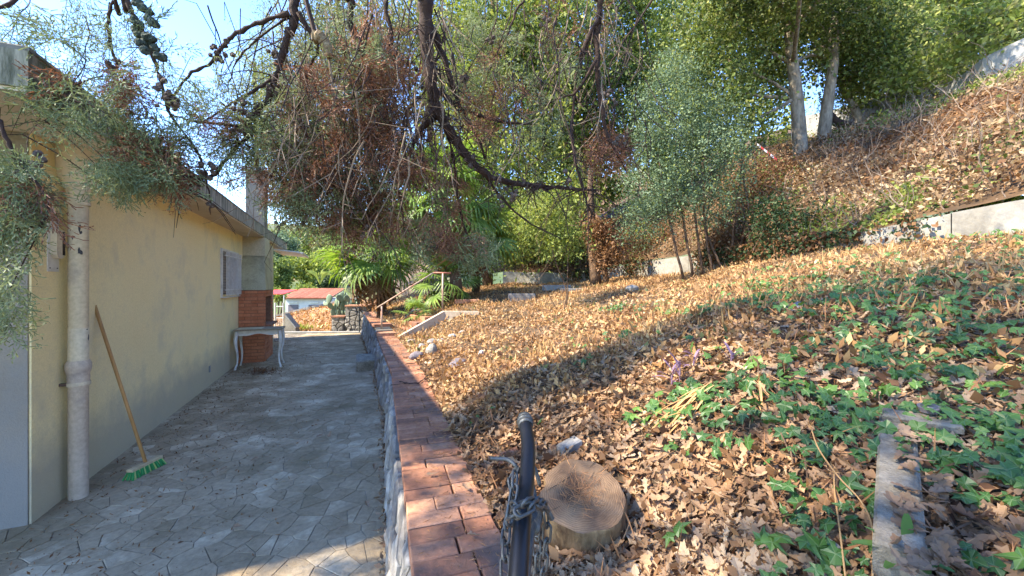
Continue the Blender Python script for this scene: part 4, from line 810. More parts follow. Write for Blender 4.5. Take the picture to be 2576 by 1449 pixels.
OAKLO = (OAK[2][0].reshape(13, 3, 3)[[0, 3, 5, 8, 10, 12]].reshape(-1, 3), OAK[2][1][:10])
def ivy_leaf(seed):
    r = np.random.default_rng(seed); V = [(.12, 0, 0)]; val = [1.0]; k = 0
    for a, l, tip in ((-150, .42, 0), (-128, .50, 1), (-95, .33, 0), (-62, .62, 1), (-32, .38, 0), (0, .95, 1), (32, .38, 0), (62, .62, 1), (95, .33, 0), (128, .50, 1), (150, .42, 0)):
        l *= r.uniform(.92, 1.08); x, y = .12 + l * math.cos(R(a)), l * math.sin(R(a)); V.append((x - .1, y, -.28 * (x * x + y * y) + (0 if tip else .05))); val.append(float(tip))
    return np.array(V) - [.02, 0, 0], np.array([(0, i, i + 1) for i in range(1, 11)] + [(0, 11, 1)]), np.array(val)
IVY = [ivy_leaf(i) for i in range(5)]
def orient(n, tiltmax, normals, r=rng):
    # rotation matrices: random spin about a tilted surface normal
    nz = normals + r.normal(0, tiltmax, (n, 3)); nz /= np.linalg.norm(nz, axis=1)[:, None]; a = np.cross(nz, r.normal(0, 1, (n, 3))); a /= np.linalg.norm(a, axis=1)[:, None]; b = np.cross(nz, a); return np.stack([a, b, nz], 2)
def normals_at(x, y, e=.06):
    dx = (ground(x + e, y) - ground(x - e, y)) / (2 * e); dy = (ground(x, y + e) - ground(x, y - e)) / (2 * e); n = np.stack([-dx, -dy, np.ones_like(dx)], -1); n[:, :2] = np.clip(n[:, :2], -1.5, 1.5); return n / np.linalg.norm(n, axis=1)[:, None]
def scatter(tmpl, pos, size, M3, keep_first, name, m, parent, restname, vals=None):
    order = np.argsort(np.linalg.norm(pos - np.array([0, 0, 1.6]), axis=1)); order = order[in_view(*pos[order].T, m=1.0) | True]; rest = MB(); meshes = {}; restv = []
    vis = [i for i in order if bool(in_view(*pos[i], m=.99))][:keep_first]; visset = set(vis); base = base_of(parent)
    for i in vis:
        k = i % len(tmpl)
        if k not in meshes:
            mm = MB().add(tmpl[k][0], tmpl[k][1]).mesh(name, m)
            if vals: at = mm.attributes.new('vein', 'FLOAT', 'POINT'); at.data.foreach_set('value', tmpl[k][2].astype(np.float32))
            meshes[k] = mm
        o = bpy.data.objects.new(name, meshes[k]); COL.objects.link(o); o.parent = parent
        Mx = np.eye(4); Mx[:3, :3] = M3[i] * size[i]; Mx[:3, 3] = pos[i] - np.array(base); o.matrix_basis = Matrix(Mx.tolist())
    idx = np.array([i for i in range(len(pos)) if i not in visset])
    for k in range(len(tmpl)):
        j = idx[idx % len(tmpl) == k]
        if not len(j): continue
        T, TF = tmpl[k][0], tmpl[k][1]
        if len(T) == 39: T, TF = T.reshape(13, 3, 3)[[0, 2, 3, 4, 6, 7, 9, 10, 12]].reshape(-1, 3), TF[:16]
        V = np.einsum('nij,vj->nvi', M3[j] * size[j][:, None, None], T) + pos[j][:, None, :]; F = TF[None] + (np.arange(len(j)) * len(T))[:, None, None]
        rest.add(V.reshape(-1, 3), F.reshape(-1, F.shape[2])); 
        if vals: restv.append(np.tile(tmpl[k][2], len(j)))
    o = rest.build(restname, m, parent, kind='stuff')
    if vals: at = o.data.attributes.new('vein', 'FLOAT', 'POINT'); at.data.foreach_set('value', np.concatenate(restv).astype(np.float32))
    return o
def sample_garden(n, dmin, dmax, power=1.0):
    out = []
    while sum(map(len, out)) < n:
        y = rng.uniform(.3, min(dmax, 16), n); x = rng.uniform(-4.6, 7, n); d = np.hypot(x, y); ok = (x > capx(y) + CW + .01) & (x < upx(y) - .02) & (np.abs(x / y) < 1.65) & (d > dmin) & (d < dmax) & (rng.random(n) < np.minimum(1, (dmin + .9) / d) ** power); out.append(np.stack([x[ok], y[ok]], 1))
    return np.concatenate(out)[:n]
def near_obj(xy):   # keep leaves off the stump and the slab
    return (np.hypot(xy[:, 0] - .29, xy[:, 1] - 1.78) > .22)
# big lobed oak leaves near the camera
xy = sample_garden(11800, .4, 4.2, 1.5); xy = xy[near_obj(xy)]
z = ground(xy[:, 0], xy[:, 1]); lay = rng.random(len(xy)) ** 1.5 * .035; nrm = normals_at(xy[:, 0], xy[:, 1]); pos = np.column_stack([xy, z]) + nrm * (.008 + lay)[:, None]
M3 = orient(len(xy), .38, nrm); sz = (.036 + .072 * rng.random(len(xy)) ** 1.6) * np.clip(1.1 - np.hypot(xy[:, 0], xy[:, 1]) * .03, .8, 1.1)
dullm = (fbm(xy[:, 0], xy[:, 1], .9, 31) * .3 + (xy[:, 0] - 1.6) * .35 + rng.normal(0, .25, len(xy))) > 0
scatter(OAK, pos[~dullm], sz[~dullm], M3[~dullm], 150, 'oak_leaf', MT['oak_dry'], garden, 'leaf_litter')
scatter(OAK, pos[dullm], sz[dullm], M3[dullm], 150, 'oak_leaf', MT['oak_dull'], garden, 'leaf_litter')
# finer litter and straw farther up
xy = sample_garden(76000, 2.8, 20, .45); dn_ = .5 * fbm(xy[:, 0], xy[:, 1], 2.6, 71) + .5 * fbm(xy[:, 0], xy[:, 1], 7.5, 72); xy = xy[(dn_ + rng.normal(0, .12, len(xy))) > -.10]; z = ground(xy[:, 0], xy[:, 1]); nrm = normals_at(xy[:, 0], xy[:, 1]); pos = np.column_stack([xy, z]) + nrm * (.005 + rng.random(len(xy)) * .04)[:, None]
V, F = leaf_mb(pos, .052, .45, -.1, outward=None); MB().add(V, F).build('leaf_litter', MT['straw'], garden, kind='stuff')
xy = sample_garden(9000, .6, 7, .8); xy = xy[near_obj(xy)]; z = ground(xy[:, 0], xy[:, 1]) + .02; V, F = leaf_mb(np.column_stack([xy, z]), .10, .05, .1); MB().add(V, F).build('dry_needles', MT['needles'], garden, kind='stuff')
xy = sample_garden(5200, 4.0, 10, .6); z = ground(xy[:, 0], xy[:, 1]); nrm = normals_at(xy[:, 0], xy[:, 1]); pos = np.column_stack([xy, z]) + nrm * .03; M3 = orient(len(xy), .5, nrm); T, F = OAKLO; V = np.einsum('nij,vj->nvi', M3 * (.05 + .05 * rng.random(len(xy)))[:, None, None], T) + pos[:, None]
MB().add(V.reshape(-1, 3), (F[None] + (np.arange(len(xy)) * len(T))[:, None, None]).reshape(-1, 4)).build('leaf_litter', MT['oak_dry'], garden, kind='stuff')
xy = sample_garden(9000, .5, 6, 1.2); xy = xy[near_obj(xy)]; z = ground(xy[:, 0], xy[:, 1]); nrm = normals_at(xy[:, 0], xy[:, 1]); pos = np.column_stack([xy, z]) + nrm * (.012 + .03 * rng.random((len(xy), 1))); V, F = leaf_mb(pos, .040, .7, 0); MB().add(V, F).build('crumbled_leaves', MT['brown_leaf'], garden, kind='stuff')
# small green weeds low among the straw
xy = sample_garden(9000, 3.0, 13, .5); k = fbm(xy[:, 0], xy[:, 1], 2.4, 81) + .3 * fbm(xy[:, 0], xy[:, 1], 8, 82) > .34; xy = xy[k]; z = ground(xy[:, 0], xy[:, 1]) + .03; V, F = leaf_mb(np.column_stack([xy, z]), .05, .5, -.6); MB().add(V, F).build('low_weeds', MT['olive_green'], garden, kind='stuff')
# grass straw, upright on the sunny slope
xy = sample_garden(22000, 3.6, 14, .3); k = fbm(xy[:, 0], xy[:, 1], 1.1, 8) > -.1; xy = xy[k]; z = ground(xy[:, 0], xy[:, 1]); V, F = leaf_mb(np.column_stack([xy, z]), .11, .09, -1.0); MB().add(V, F).build('dry_grass', MT['straw'], garden, kind='stuff')
# ivy
ivyT = thing('ivy', 'dark green ivy trailing over the oak leaves across the right slope', 'ivy', (1.8, 2.0, 1.2))
xy = sample_garden(26000, .5, 8.5, .75); dens = fbm(xy[:, 0], xy[:, 1], 2.3, 17) * .85 + fbm(xy[:, 0], xy[:, 1], 6.5, 18) * .45 + np.clip((xy[:, 0] - .75) * .34, -1.0, .30) - np.clip(xy[:, 1] - 5, 0, 3) * .12
for (cx, cy, rr, w) in ((1.15, 1.9, .40, .7), (1.0, 2.4, .35, .5), (.6, 2.2, .3, .45), (.5, 1.5, .22, .4), (1.0, 1.35, .22, .5), (2.9, 3.4, 1.2, .35), (.25, 1.45, .2, -.8)): dens += w * np.exp(-((xy[:, 0] - cx) ** 2 + (xy[:, 1] - cy) ** 2) / rr ** 2)
dens += .35 * fbm(xy[:, 0], xy[:, 1], 14, 19) 
xy = xy[(rng.random(len(xy)) < np.clip((dens - .24) * .85, 0, .55)) & near_obj(xy)][:7500]; nrm = normals_at(xy[:, 0], xy[:, 1]); z = ground(xy[:, 0], xy[:, 1]); pos = np.column_stack([xy, z]) + nrm * (.035 + rng.random(len(xy)) * .05)[:, None]; nn = nrm + np.array([-.25, -.35, .1]); M3 = orient(len(xy), .42, nn / np.linalg.norm(nn, axis=1)[:, None])
scatter(IVY, pos, (.030 + .042 * rng.random(len(xy)) ** 1.5), M3, 300, 'ivy_leaf', MT['ivy'], ivyT, 'foliage', vals=True)
mb = MB()
for k in range(420):
    i = rng.integers(len(xy)); p = pos[i].copy(); a = rng.uniform(0, 6.28); pts = [p]
    for _ in range(5): a += rng.normal(0, .5); q = p + [math.cos(a) * .07, math.sin(a) * .07, 0]; q[2] = float(ground(q[0], q[1])) + .03; pts.append(q); p = q
    V, F = tube(pts, .0032, 3); mb.add(V, F)
mb.build('vine_stems', MT['bark_brown'], ivyT, kind='stuff')
# dry ivy and leaves covering the bank
n = 185000; y = rng.uniform(2.2, 19, n); x = upx(y) + .1 + rng.random(n) ** 1.2 * (18 - upx(y)); d = np.hypot(x, y); k = (np.abs(x / y) < 1.4) & (rng.random(n) < np.minimum(1, 8 / d)) & (x < 17); x, y = x[k], y[k]
hump = np.clip(.22 + .55 * fbm(x, y, 2.2, 41), .03, .9); z = ground(x, y) + rng.random(len(x)) ** .6 * hump; pos = np.column_stack([x, y, z]); g = (fbm(x, y, 1.3, 44) + .35 * fbm(x, y, 5, 45) + np.clip((x - 9) * .05, -.1, .3)) + rng.normal(0, .12, len(x))
cover = [('bank_dry', (g < .18) & (g > -.16), .062), ('brown_leaf', g <= -.16, .062), ('green_mid', (g >= .18) & (g < .34), .06), ('green_yellow', g >= .34, .06)]
for nm, kk, s_ in cover: V, F = leaf_mb(pos[kk], s_, .62, .1); MB().add(V, F).build('ground_cover', MT[nm], bank, kind='stuff')
nw = 15000; yw = rng.uniform(5.2, 15.5, nw); kw = (fbm(yw, yw * 0, 3.1, 61) + np.exp(-((yw - 8.2) / 1.6) ** 2) * .55 + rng.normal(0, .15, nw)) > .22; yw = yw[kw]; lo_ = np.interp(yw, UW[:, 1], UW[:, 2]); hi_ = np.interp(yw, UW[:, 1], UW[:, 3])
pw_ = np.column_stack([upx(yw) - .03 - rng.random(len(yw)) * .14, yw, lo_ + (hi_ + .12 - lo_) * rng.random(len(yw)) ** .6]); hf = rng.random(len(yw)) < .55
for nm, kk in (('brown_leaf', hf), ('green_dark', ~hf)): V, F = leaf_mb(pw_[kk], .065, .6, .6); MB().add(V, F).build('ground_cover', MT[nm], bank, kind='stuff')
mb = MB()
for _ in range(950):
    i = rng.integers(len(x)); p = pos[i]; limb(mb, [p[0], p[1], float(ground(p[0], p[1]))], p + [rng.normal(0, .3), rng.normal(0, .2), rng.uniform(.1, .6)], .008, .003, .05, 3)
mb.build('dead_stems', MT['twig_grey'], bank, kind='stuff')
# litter on the slope beyond the patio
n = 14000; x = rng.uniform(-13, -4.2, n); y = rng.uniform(13.4, 20.3, n); V, F = leaf_mb(np.column_stack([x, y, slope_z(x, y) + .02]), .11, .5, -.1); MB().add(V, F).build('lower_litter', MT['straw'], bpy.data.objects['lower_slope'], kind='stuff')

# ================================================ OVERHANGING CYPRESS
cy = thing('cypress_tree', 'near cypress whose dark cone-laden limbs hang over the patio from above', 'tree', (1.3, -1.6, .5))
trk = [(1.3, -1.6, .2), (1.25, -1.5, 2.2), (1.1, -1.2, 4.2), (1.0, -.9, 6.2), (.9, -.8, 8.5)]
mb = MB(); V, F = tube(smooth_path(trk, 5), np.linspace(.26, .10, 21), 12); mb.add(V, F).build('trunk', MT['bark_dark'], cy, smooth=True)
LP = []     # sampled limb points, for attaching twigs
def limb_px(pts, d0, d1, w0, w1, root=None, jit=.0035):
    n = len(pts); D = np.linspace(d0, d1, n); Q = [P(x, y, d) for (x, y), d in zip(pts, D)]; rad = list(np.linspace(w0, w1, n))
    if root is not None: Q = [np.array(r) for r in root] + Q; rad = list(np.linspace(w0 * 1.6, w0, len(root) + 1)[:-1]) + rad
    path = smooth_path(Q, 5, jit); rr = np.interp(np.linspace(0, 1, len(path)), np.linspace(0, 1, len(rad)), rad) * (1 + rng.normal(0, .17, len(path)))
    V, F = tube(path, rr, 7); MB().add(V, F).build('branch', MT['bark_dark'], cy, smooth=True); LP.append(path); return path
A = limb_px([(1070, -60), (1070, 0), (1073, 100), (1086, 217), (1106, 283), (1140, 343), (1173, 390), (1213, 430), (1270, 457), (1353, 467), (1420, 473), (1500, 478)], 2.6, 3.3, .055, .010, root=[(1.1, -1.0, 5.0), (.5, .6, 5.3), (-.2, 1.9, 4.9)])
limb_px([(1100, 227), (1143, 260), (1206, 290), (1270, 307), (1340, 312)], 2.9, 3.2, .022, .006)
limb_px([(1080, 60), (1113, 133), (1143, 227), (1163, 277), (1203, 350), (1220, 400)], 2.75, 3.1, .024, .008)
limb_px([(1106, 283), (1056, 330), (1033, 380), (1010, 430), (993, 470)], 2.9, 3.2, .022, .007)
limb_px([(1120, 310), (1140, 400), (1150, 470), (1165, 560), (1210, 660)], 2.95, 3.3, .016, .005)
limb_px([(1213, 430), (1280, 520), (1350, 570), (1410, 600)], 3.1, 3.5, .012, .004)
Bl = limb_px([(1512, -60), (1510, 0), (1506, 50), (1486, 83), (1466, 133), (1450, 200), (1440, 300), (1443, 383), (1463, 467), (1490, 540)], 2.9, 3.3, .024, .008, root=[(1.1, -1.0, 5.6), (1.1, .8, 5.7), (.9, 2.2, 4.9)])
limb_px([(1506, 50), (1503, 167), (1510, 250), (1526, 333), (1560, 400), (1575, 430)], 3.0, 3.3, .024, .008)
limb_px([(1500, 150), (1450, 230), (1400, 250), (1330, 290)], 3.0, 3.2, .012, .004)
Cl = limb_px([(742, -60), (740, 0), (737, 60), (717, 110), (693, 193), (667, 253), (630, 300), (617, 350), (593, 370), (540, 437), (467, 467), (448, 480)], 2.5, 2.7, .026, .009, root=[(1.1, -1.0, 4.8), (.2, .3, 5.2), (-.9, 1.6, 4.7)])
limb_px([(727, 33), (643, 60), (587, 87), (563, 113), (533, 157), (483, 183), (443, 227), (423, 277)], 2.5, 2.5, .014, .007)
limb_px([(727, 43), (660, 90), (617, 127), (587, 173), (575, 230)], 2.55, 2.7, .009, .004)
limb_px([(683, 200), (633, 232), (583, 260), (520, 300)], 2.6, 2.6, .012, .005)
limb_px([(750, 30), (800, 120), (770, 190), (790, 300), (830, 420), (850, 520)], 2.5, 3.0, .014, .005)
Dl = limb_px([(300, -50), (317, 0), (350, 57), (367, 100), (390, 157), (407, 213), (423, 277), (500, 390), (523, 467), (530, 540)], 2.1, 2.5, .014, .004, root=[(1.0, -.9, 5.4), (-.3, -.1, 5.2), (-1.5, 1.1, 4.4)])
limb_px([(283, -40), (283, 0), (273, 67), (287, 143), (300, 187)], 2.1, 2.3, .010, .006, root=[(-.3, -.1, 5.3), (-1.6, 1.1, 4.4)])
limb_px([(617, 317), (500, 307), (433, 290)], 2.55, 2.5, .011, .005)
limb_px([(-60, 80), (0, 20), (60, -8)], 1.9, 2.0, .010, .008)
limb_px([(-60, 200), (0, 310), (27, 377), (60, 423), (107, 483), (125, 520), (108, 566)], 1.75, 1.85, .011, .003, root=[(.9, -.9, 4.2), (-.6, .2, 4.6), (-1.9, 1.2, 3.6)])
limb_px([(880, -60), (885, 0), (880, 60), (912, 120), (930, 220), (900, 330), (870, 430), (880, 520)], 2.7, 3.0, .028, .006, root=[(.4, 1.2, 5.2), (-.6, 2.2, 4.8)])
limb_px([(985, -60), (970, 20), (985, 100), (960, 200), (975, 300), (985, 400), (1010, 520), (1020, 600)], 2.8, 3.1, .020, .005, root=[(.4, 1.2, 5.4), (-.4, 2.3, 4.9)])
limb_px([(1330, -50), (1300, 20), (1280, 80), (1240, 150), (1190, 290), (1150, 330)], 3.0, 3.2, .010, .004, root=[(.9, 1.2, 5.4), (.3, 2.5, 4.9)])
limb_px([(1650, -50), (1640, 0), (1560, 120), (1530, 190), (1560, 280)], 3.3, 3.5, .010, .004)
stub = MB(); V, F = tube(smooth_path([P(786, 92, 2.4), P(806, 96, 2.4), P(822, 118, 2.41), P(828, 146, 2.42)], 4), np.array([.018, .038, .03, .042, .040, .030, .034, .028, .031, .026, .022, .024, .014]), 7); stub.add(V, F).build('broken_limb', MT['dead_wood'], cy, label='pale broken limb stub')
V, F = tube(smooth_path([P(828, 146, 2.43), P(835, 200, 2.45), P(842, 290, 2.5)], 4), .008, 5); MB().add(V, F).build('branch', MT['twig_grey'], cy)
V, F = tube(smooth_path([P(760, -40, 2.4), P(775, 20, 2.4), P(792, 84, 2.4)], 4), .014, 6); MB().add(V, F).build('branch', MT['bark_dark'], cy)
# random hanging dead twigs
grey, dark = MB(), MB()
def hang(x, y, L, d, mbx, r0=.006, drift=0):
    p = P(x, y, d); pts = [p]; v = np.array([rng.normal(0, .25) + drift, rng.normal(0, .2), -1.0])
    for _ in range(7): v += rng.normal(0, .22, 3) * [1, .7, .35]; p = p + v / np.linalg.norm(v) * L / 7; pts.append(p)
    pts = smooth_path(pts, 2); V, F = tube(pts, np.linspace(r0, r0 * .35, len(pts)), 4); mbx.add(V, F); LP.append(pts)
    for k in range(int(L * 9)):
        q = pts[rng.integers(2, len(pts))]; e = q + rng.normal(0, .09, 3) + [0, 0, -.06]; e2 = e + rng.normal(0, .05, 3) - [0, 0, .05]; V, F = tube([q, e, e2], [.0024, .0018, .001], 3); mbx.add(V, F)
for _ in range(240): hang(rng.uniform(680, 1120), rng.uniform(-30, 400), rng.uniform(.25, .9), rng.uniform(2.4, 3.4), grey if rng.random() < .45 else dark, rng.uniform(.003, .007))
for _ in range(110): hang(rng.uniform(1060, 1640), rng.uniform(-40, 330), rng.uniform(.3, 1.1), rng.uniform(2.7, 3.6), grey if rng.random() < .3 else dark, rng.uniform(.003, .006))
for _ in range(18): hang(rng.uniform(20, 760), rng.uniform(-40, 200), rng.uniform(.2, .6), rng.uniform(2.0, 2.6), dark, rng.uniform(.002, .005))
for path, n in ((A, 120), (Bl, 60), (Cl, 50)):
    for _ in range(n):
        q = path[rng.integers(len(path) // 3, len(path))]; v = rng.normal(0, 1, 3); v[2] = -abs(v[2]) * .7; v /= np.linalg.norm(v); L = rng.uniform(.08, .4); mid = q + v * L * .5 + rng.normal(0, .02, 3); e = q + v * L - [0, 0, L * .25]
        V, F = tube(smooth_path([q, mid, e], 3), np.linspace(.005, .0015, 7), 4); dark.add(V, F)
dark.build('dead_twigs', MT['bark_dark'], cy, kind='stuff'); grey.build('dead_twigs', MT['twig_grey'], cy, kind='stuff', label='pale grey dead twigs')
# sprays
def spray(seed):
    r = np.random.default_rng(seed); segs = []
    def grow(p, d, L, lv):
        n = (8, 4, 2)[lv]; pts = [p]; dd = d.copy()
        for i in range(n): dd = dd + r.normal(0, .07, 3); dd /= np.linalg.norm(dd); pts.append(pts[-1] + dd * L / n)
        for i in range(n):
            segs.append((pts[i], pts[i + 1], (.011, .016, .019)[lv]))
            if lv < 2:
                for s in ((-1, 1) if lv == 0 else ((-1) ** i,)):
                    ax = np.array([dd[1], -dd[0], r.normal(0, .35)]) * s; v = dd * .8 + ax * .8; v /= np.linalg.norm(v); grow(pts[i + 1], v, L * (.46 if lv == 0 else .34) * (1.1 - .6 * i / n) * r.uniform(.7, 1.2), lv + 1)
    grow(np.zeros(3), np.array([1., 0, 0]), 1., 0); V = []
    for a, b, w in segs:
        t = b - a; s = np.cross(t, r.normal(0, 1, 3)); s /= np.linalg.norm(s) + 1e-9; V += [a - s * w * .5, b - s * w * .4, b + s * w * .4, a + s * w * .5]
    V = np.array(V); return V, np.arange(len(V)).reshape(-1, 4)
SP = [spray(i) for i in range(5)]
LPall = np.concatenate(LP)
twg = MB(); groups = {'spray': MB(), 'spray_dead': MB()}; cones = []
def sprays(cx, cy_, rx, ry, d, dd, n, kind, s0=.16, s1=.30, droop=.5, dirx=0., twig=True):
    for k in range(n):
        q = rng.uniform(-1, 1, 2)
        while q @ q > 1: q = rng.uniform(-1, 1, 2)
        p = P(cx + q[0] * rx, cy_ + q[1] * ry, d + rng.uniform(-dd, dd)); near = LPall[np.argmin(((LPall - p) ** 2).sum(1))]; v = (p - near); L = np.linalg.norm(v) + 1e-6; a = v / L * .5 + rng.normal(0, .45, 3) + [dirx, 0, -droop]; a /= np.linalg.norm(a); s = rng.uniform(s0, s1)
        b = np.cross(a, rng.normal(0, 1, 3)); b /= np.linalg.norm(b); c = np.cross(a, b); T, F = SP[rng.integers(5)]; V = (T @ np.stack([a, b, c])) * s + (p - a * s * .4); groups[kind].add(V, F)
        if twig and k % 7 == 0 and L < .36:
            m_ = near + v * .5 + rng.normal(0, .04, 3) * L + [0, 0, .1 * L]; VV, FF = tube(smooth_path([near, m_, p], 3), np.linspace(.0045, .0018, 7), 3); twg.add(VV, FF)
for a in [(230, 60, 150, 70, 2.2, .3, 42, 'spray'), (330, 180, 110, 80, 2.3, .3, 34, 'spray'), (90, 95, 110, 40, 2.1, .2, 26, 'spray'), (160, 240, 110, 50, 2.15, .2, 60, 'spray'), (240, 300, 60, 30, 2.2, .2, 30, 'spray'),
          (350, 330, 100, 50, 2.3, .2, 62, 'spray'), (340, 430, 110, 40, 2.3, .2, 80, 'spray'), (300, 455, 70, 22, 2.25, .15, 34, 'spray'), (540, 250, 100, 70, 2.6, .3, 60, 'spray'), (600, 380, 80, 60, 2.7, .3, 60, 'spray'), (460, 380, 60, 70, 2.5, .3, 34, 'spray'),
          (45, 430, 55, 45, 1.85, .12, 50, 'spray'), (40, 520, 60, 50, 1.85, .12, 66, 'spray'), (10, 590, 45, 40, 1.8, .1, 36, 'spray'), (5, 770, 25, 40, 1.75, .08, 26, 'spray'), (10, 680, 20, 40, 1.75, .08, 12, 'spray'),
          (700, 300, 70, 90, 2.8, .3, 50, 'spray'), (860, 520, 100, 60, 3.1, .3, 50, 'spray'), (1200, 620, 45, 45, 3.2, .3, 18, 'spray'), (1060, 600, 90, 40, 3.2, .3, 24, 'spray'), (760, 500, 70, 60, 2.9, .3, 40, 'spray'), (1200, 630, 40, 50, 3.3, .2, 14, 'spray'),
          (1340, 380, 130, 140, 3.4, .3, 34, 'spray'), (1300, 160, 160, 120, 3.3, .3, 34, 'spray'), (850, 180, 130, 170, 2.9, .4, 110, 'spray'), (900, 420, 130, 110, 3.0, .3, 80, 'spray'),
          (310, 225, 45, 40, 2.3, .15, 44, 'spray_dead'), (385, 365, 60, 35, 2.35, .15, 46, 'spray_dead'), (420, 430, 60, 40, 2.4, .15, 46, 'spray_dead'), (165, 205, 30, 14, 2.15, .1, 10, 'spray_dead'), (560, 300, 60, 40, 2.6, .2, 26, 'spray_dead'),
          (840, 250, 130, 150, 2.8, .4, 95, 'spray_dead'), (900, 400, 150, 120, 2.9, .4, 130, 'spray_dead'), (950, 180, 70, 160, 2.9, .3, 90, 'spray_dead'), (800, 480, 80, 80, 2.9, .3, 70, 'spray_dead'), (960, 520, 60, 60, 3.1, .3, 50, 'spray_dead'), (1120, 440, 60, 90, 3.1, .3, 20, 'spray_dead'), (1140, 580, 70, 50, 3.2, .3, 20, 'spray_dead'),
          (1530, 380, 45, 60, 3.3, .2, 46, 'spray_dead'), (920, 560, 90, 50, 3.0, .3, 36, 'spray_dead'), (1100, 520, 80, 90, 3.1, .3, 22, 'spray_dead'), (1000, 300, 90, 160, 3.0, .3, 70, 'spray_dead'), (1240, 240, 90, 120, 3.2, .3, 26, 'spray_dead'), (1000, 480, 120, 90, 3.2, .3, 30, 'spray'), (760, 380, 70, 110, 2.9, .3, 50, 'spray'), (1180, 120, 110, 110, 3.2, .3, 40, 'spray'), (1400, 60, 160, 70, 3.4, .4, 24, 'spray_dead'), (1200, 300, 60, 90, 3.1, .2, 22, 'spray_dead'), (690, 430, 70, 80, 2.8, .3, 40, 'spray_dead'), (60, 500, 50, 40, 1.85, .1, 20, 'spray_dead')]: sprays(*a[:6], max(4, int(a[6] * ((.42 if a[0] < 700 else .8) if a[7] == 'spray' else (.6 if a[0] < 700 else .74)))), a[7])
# crown above the picture: the same tree goes on, and shades the ground
Cq = np.column_stack([rng.uniform(-3.2, 3.0, 60), rng.uniform(-1.5, 4.2, 60), rng.uniform(4.7, 7.2, 60)]); Cq = Cq[(Cq[:, 1] < .3) | ((Cq[:, 2] - 1.9) / np.maximum(Cq[:, 1] + .3, .1) > .80)]
Cq = (Cq[:, None] + rng.normal(0, .24, (len(Cq), 110, 3))).reshape(-1, 3); V, F = leaf_mb(Cq, .10, .22, .7); groups['spray'].add(V, F)
groups['spray'].build('foliage', MT['spray'], cy, kind='stuff'); groups['spray_dead'].build('foliage', MT['spray_dead'], cy, kind='stuff', label='rust-brown dead foliage'); twg.build('live_twigs', MT['bark_dark'], cy, kind='stuff')
# cones
def cone_mesh(seed, m):
    r = random.Random(seed); bm = bmesh.new(); bmesh.ops.create_icosphere(bm, subdivisions=2, radius=1)
    for v in bm.verts: v.co *= 1 + (.16 if (int(v.index * 7.3) % 3) else -.14) + r.uniform(-.05, .05)
    me = bpy.data.meshes.new('cone'); bm.to_mesh(me); bm.free(); me.materials.append(m); return me
CM = [cone_mesh(i, MT['cone']) for i in range(3)] + [cone_mesh(5, MT['cone_green'])]
ncone = 0
def cone(p, s, k=None):
    global ncone
    if ncone >= 330: return
    o = bpy.data.objects.new('cone', CM[random.randrange(3) if k is None else k]); COL.objects.link(o); o.parent = cy; o.location = Vector(p) - cy.location; o.scale = (s, s * random.uniform(.85, 1), s * random.uniform(.9, 1.15)); o.rotation_euler = (random.random() * 6, random.random() * 6, 0); ncone += 1
for (x, y) in [(350, 5), (362, 20), (340, 8), (372, 30), (375, 45), (338, 52), (350, 62), (378, 55), (392, 62), (338, 75), (350, 88), (372, 92), (385, 98), (366, 108), (352, 108), (378, 112), (390, 122), (368, 126), (395, 140), (408, 145)]: cone(P(x + random.uniform(-4, 4), y, 2.05 + random.uniform(-.05, .05)), random.uniform(.017, .023), 3)
for cxx, cyy, n, sp_ in [(422, 235, 12, 16), (398, 222, 3, 8), (425, 262, 8, 14), (615, 350, 12, 16), (630, 300, 12, 20), (610, 330, 8, 12), (700, 145, 12, 16), (712, 165, 8, 12), (680, 215, 8, 10), (538, 430, 12, 12), (465, 475, 8, 12), (560, 110, 5, 12), (545, 140, 7, 12), (280, 165, 5, 10), (190, 245, 5, 12), (100, 405, 4, 8), (52, 413, 5, 12), (735, 545, 8, 14), (735, 585, 4, 8), (520, 510, 2, 4), (820, 310, 10, 26), (865, 165, 12, 22), (900, 260, 12, 30), (850, 380, 10, 26), (1300, 465, 9, 20), (1370, 468, 6, 12), (1445, 472, 5, 14), (1255, 445, 7, 10), (1175, 400, 10, 18), (1118, 320, 10, 20), (1530, 250, 9, 16), (1180, 205, 6, 10), (1240, 95, 4, 8), (1360, 45, 6, 14), (1555, 400, 6, 12), (1010, 430, 6, 10), (960, 600, 6, 16), (1150, 600, 8, 16), (1345, 525, 4, 8), (985, 360, 8, 24), (1040, 180, 9, 22), (1190, 500, 6, 14)]:
    d = 2.2 if cxx < 440 else (2.55 if cxx < 700 else 2.95)
    if cxx < 110: d = 1.82
    c0 = P(cxx, cyy, d); c0 = LPall[np.argmin(((LPall - c0) ** 2).sum(1))] if cxx > 440 else c0
    for _ in range(n): cone(c0 + rng.normal(0, 1, 3) * sp_ / 1005 * d * [.7, .7, .9], random.uniform(.011, .016))

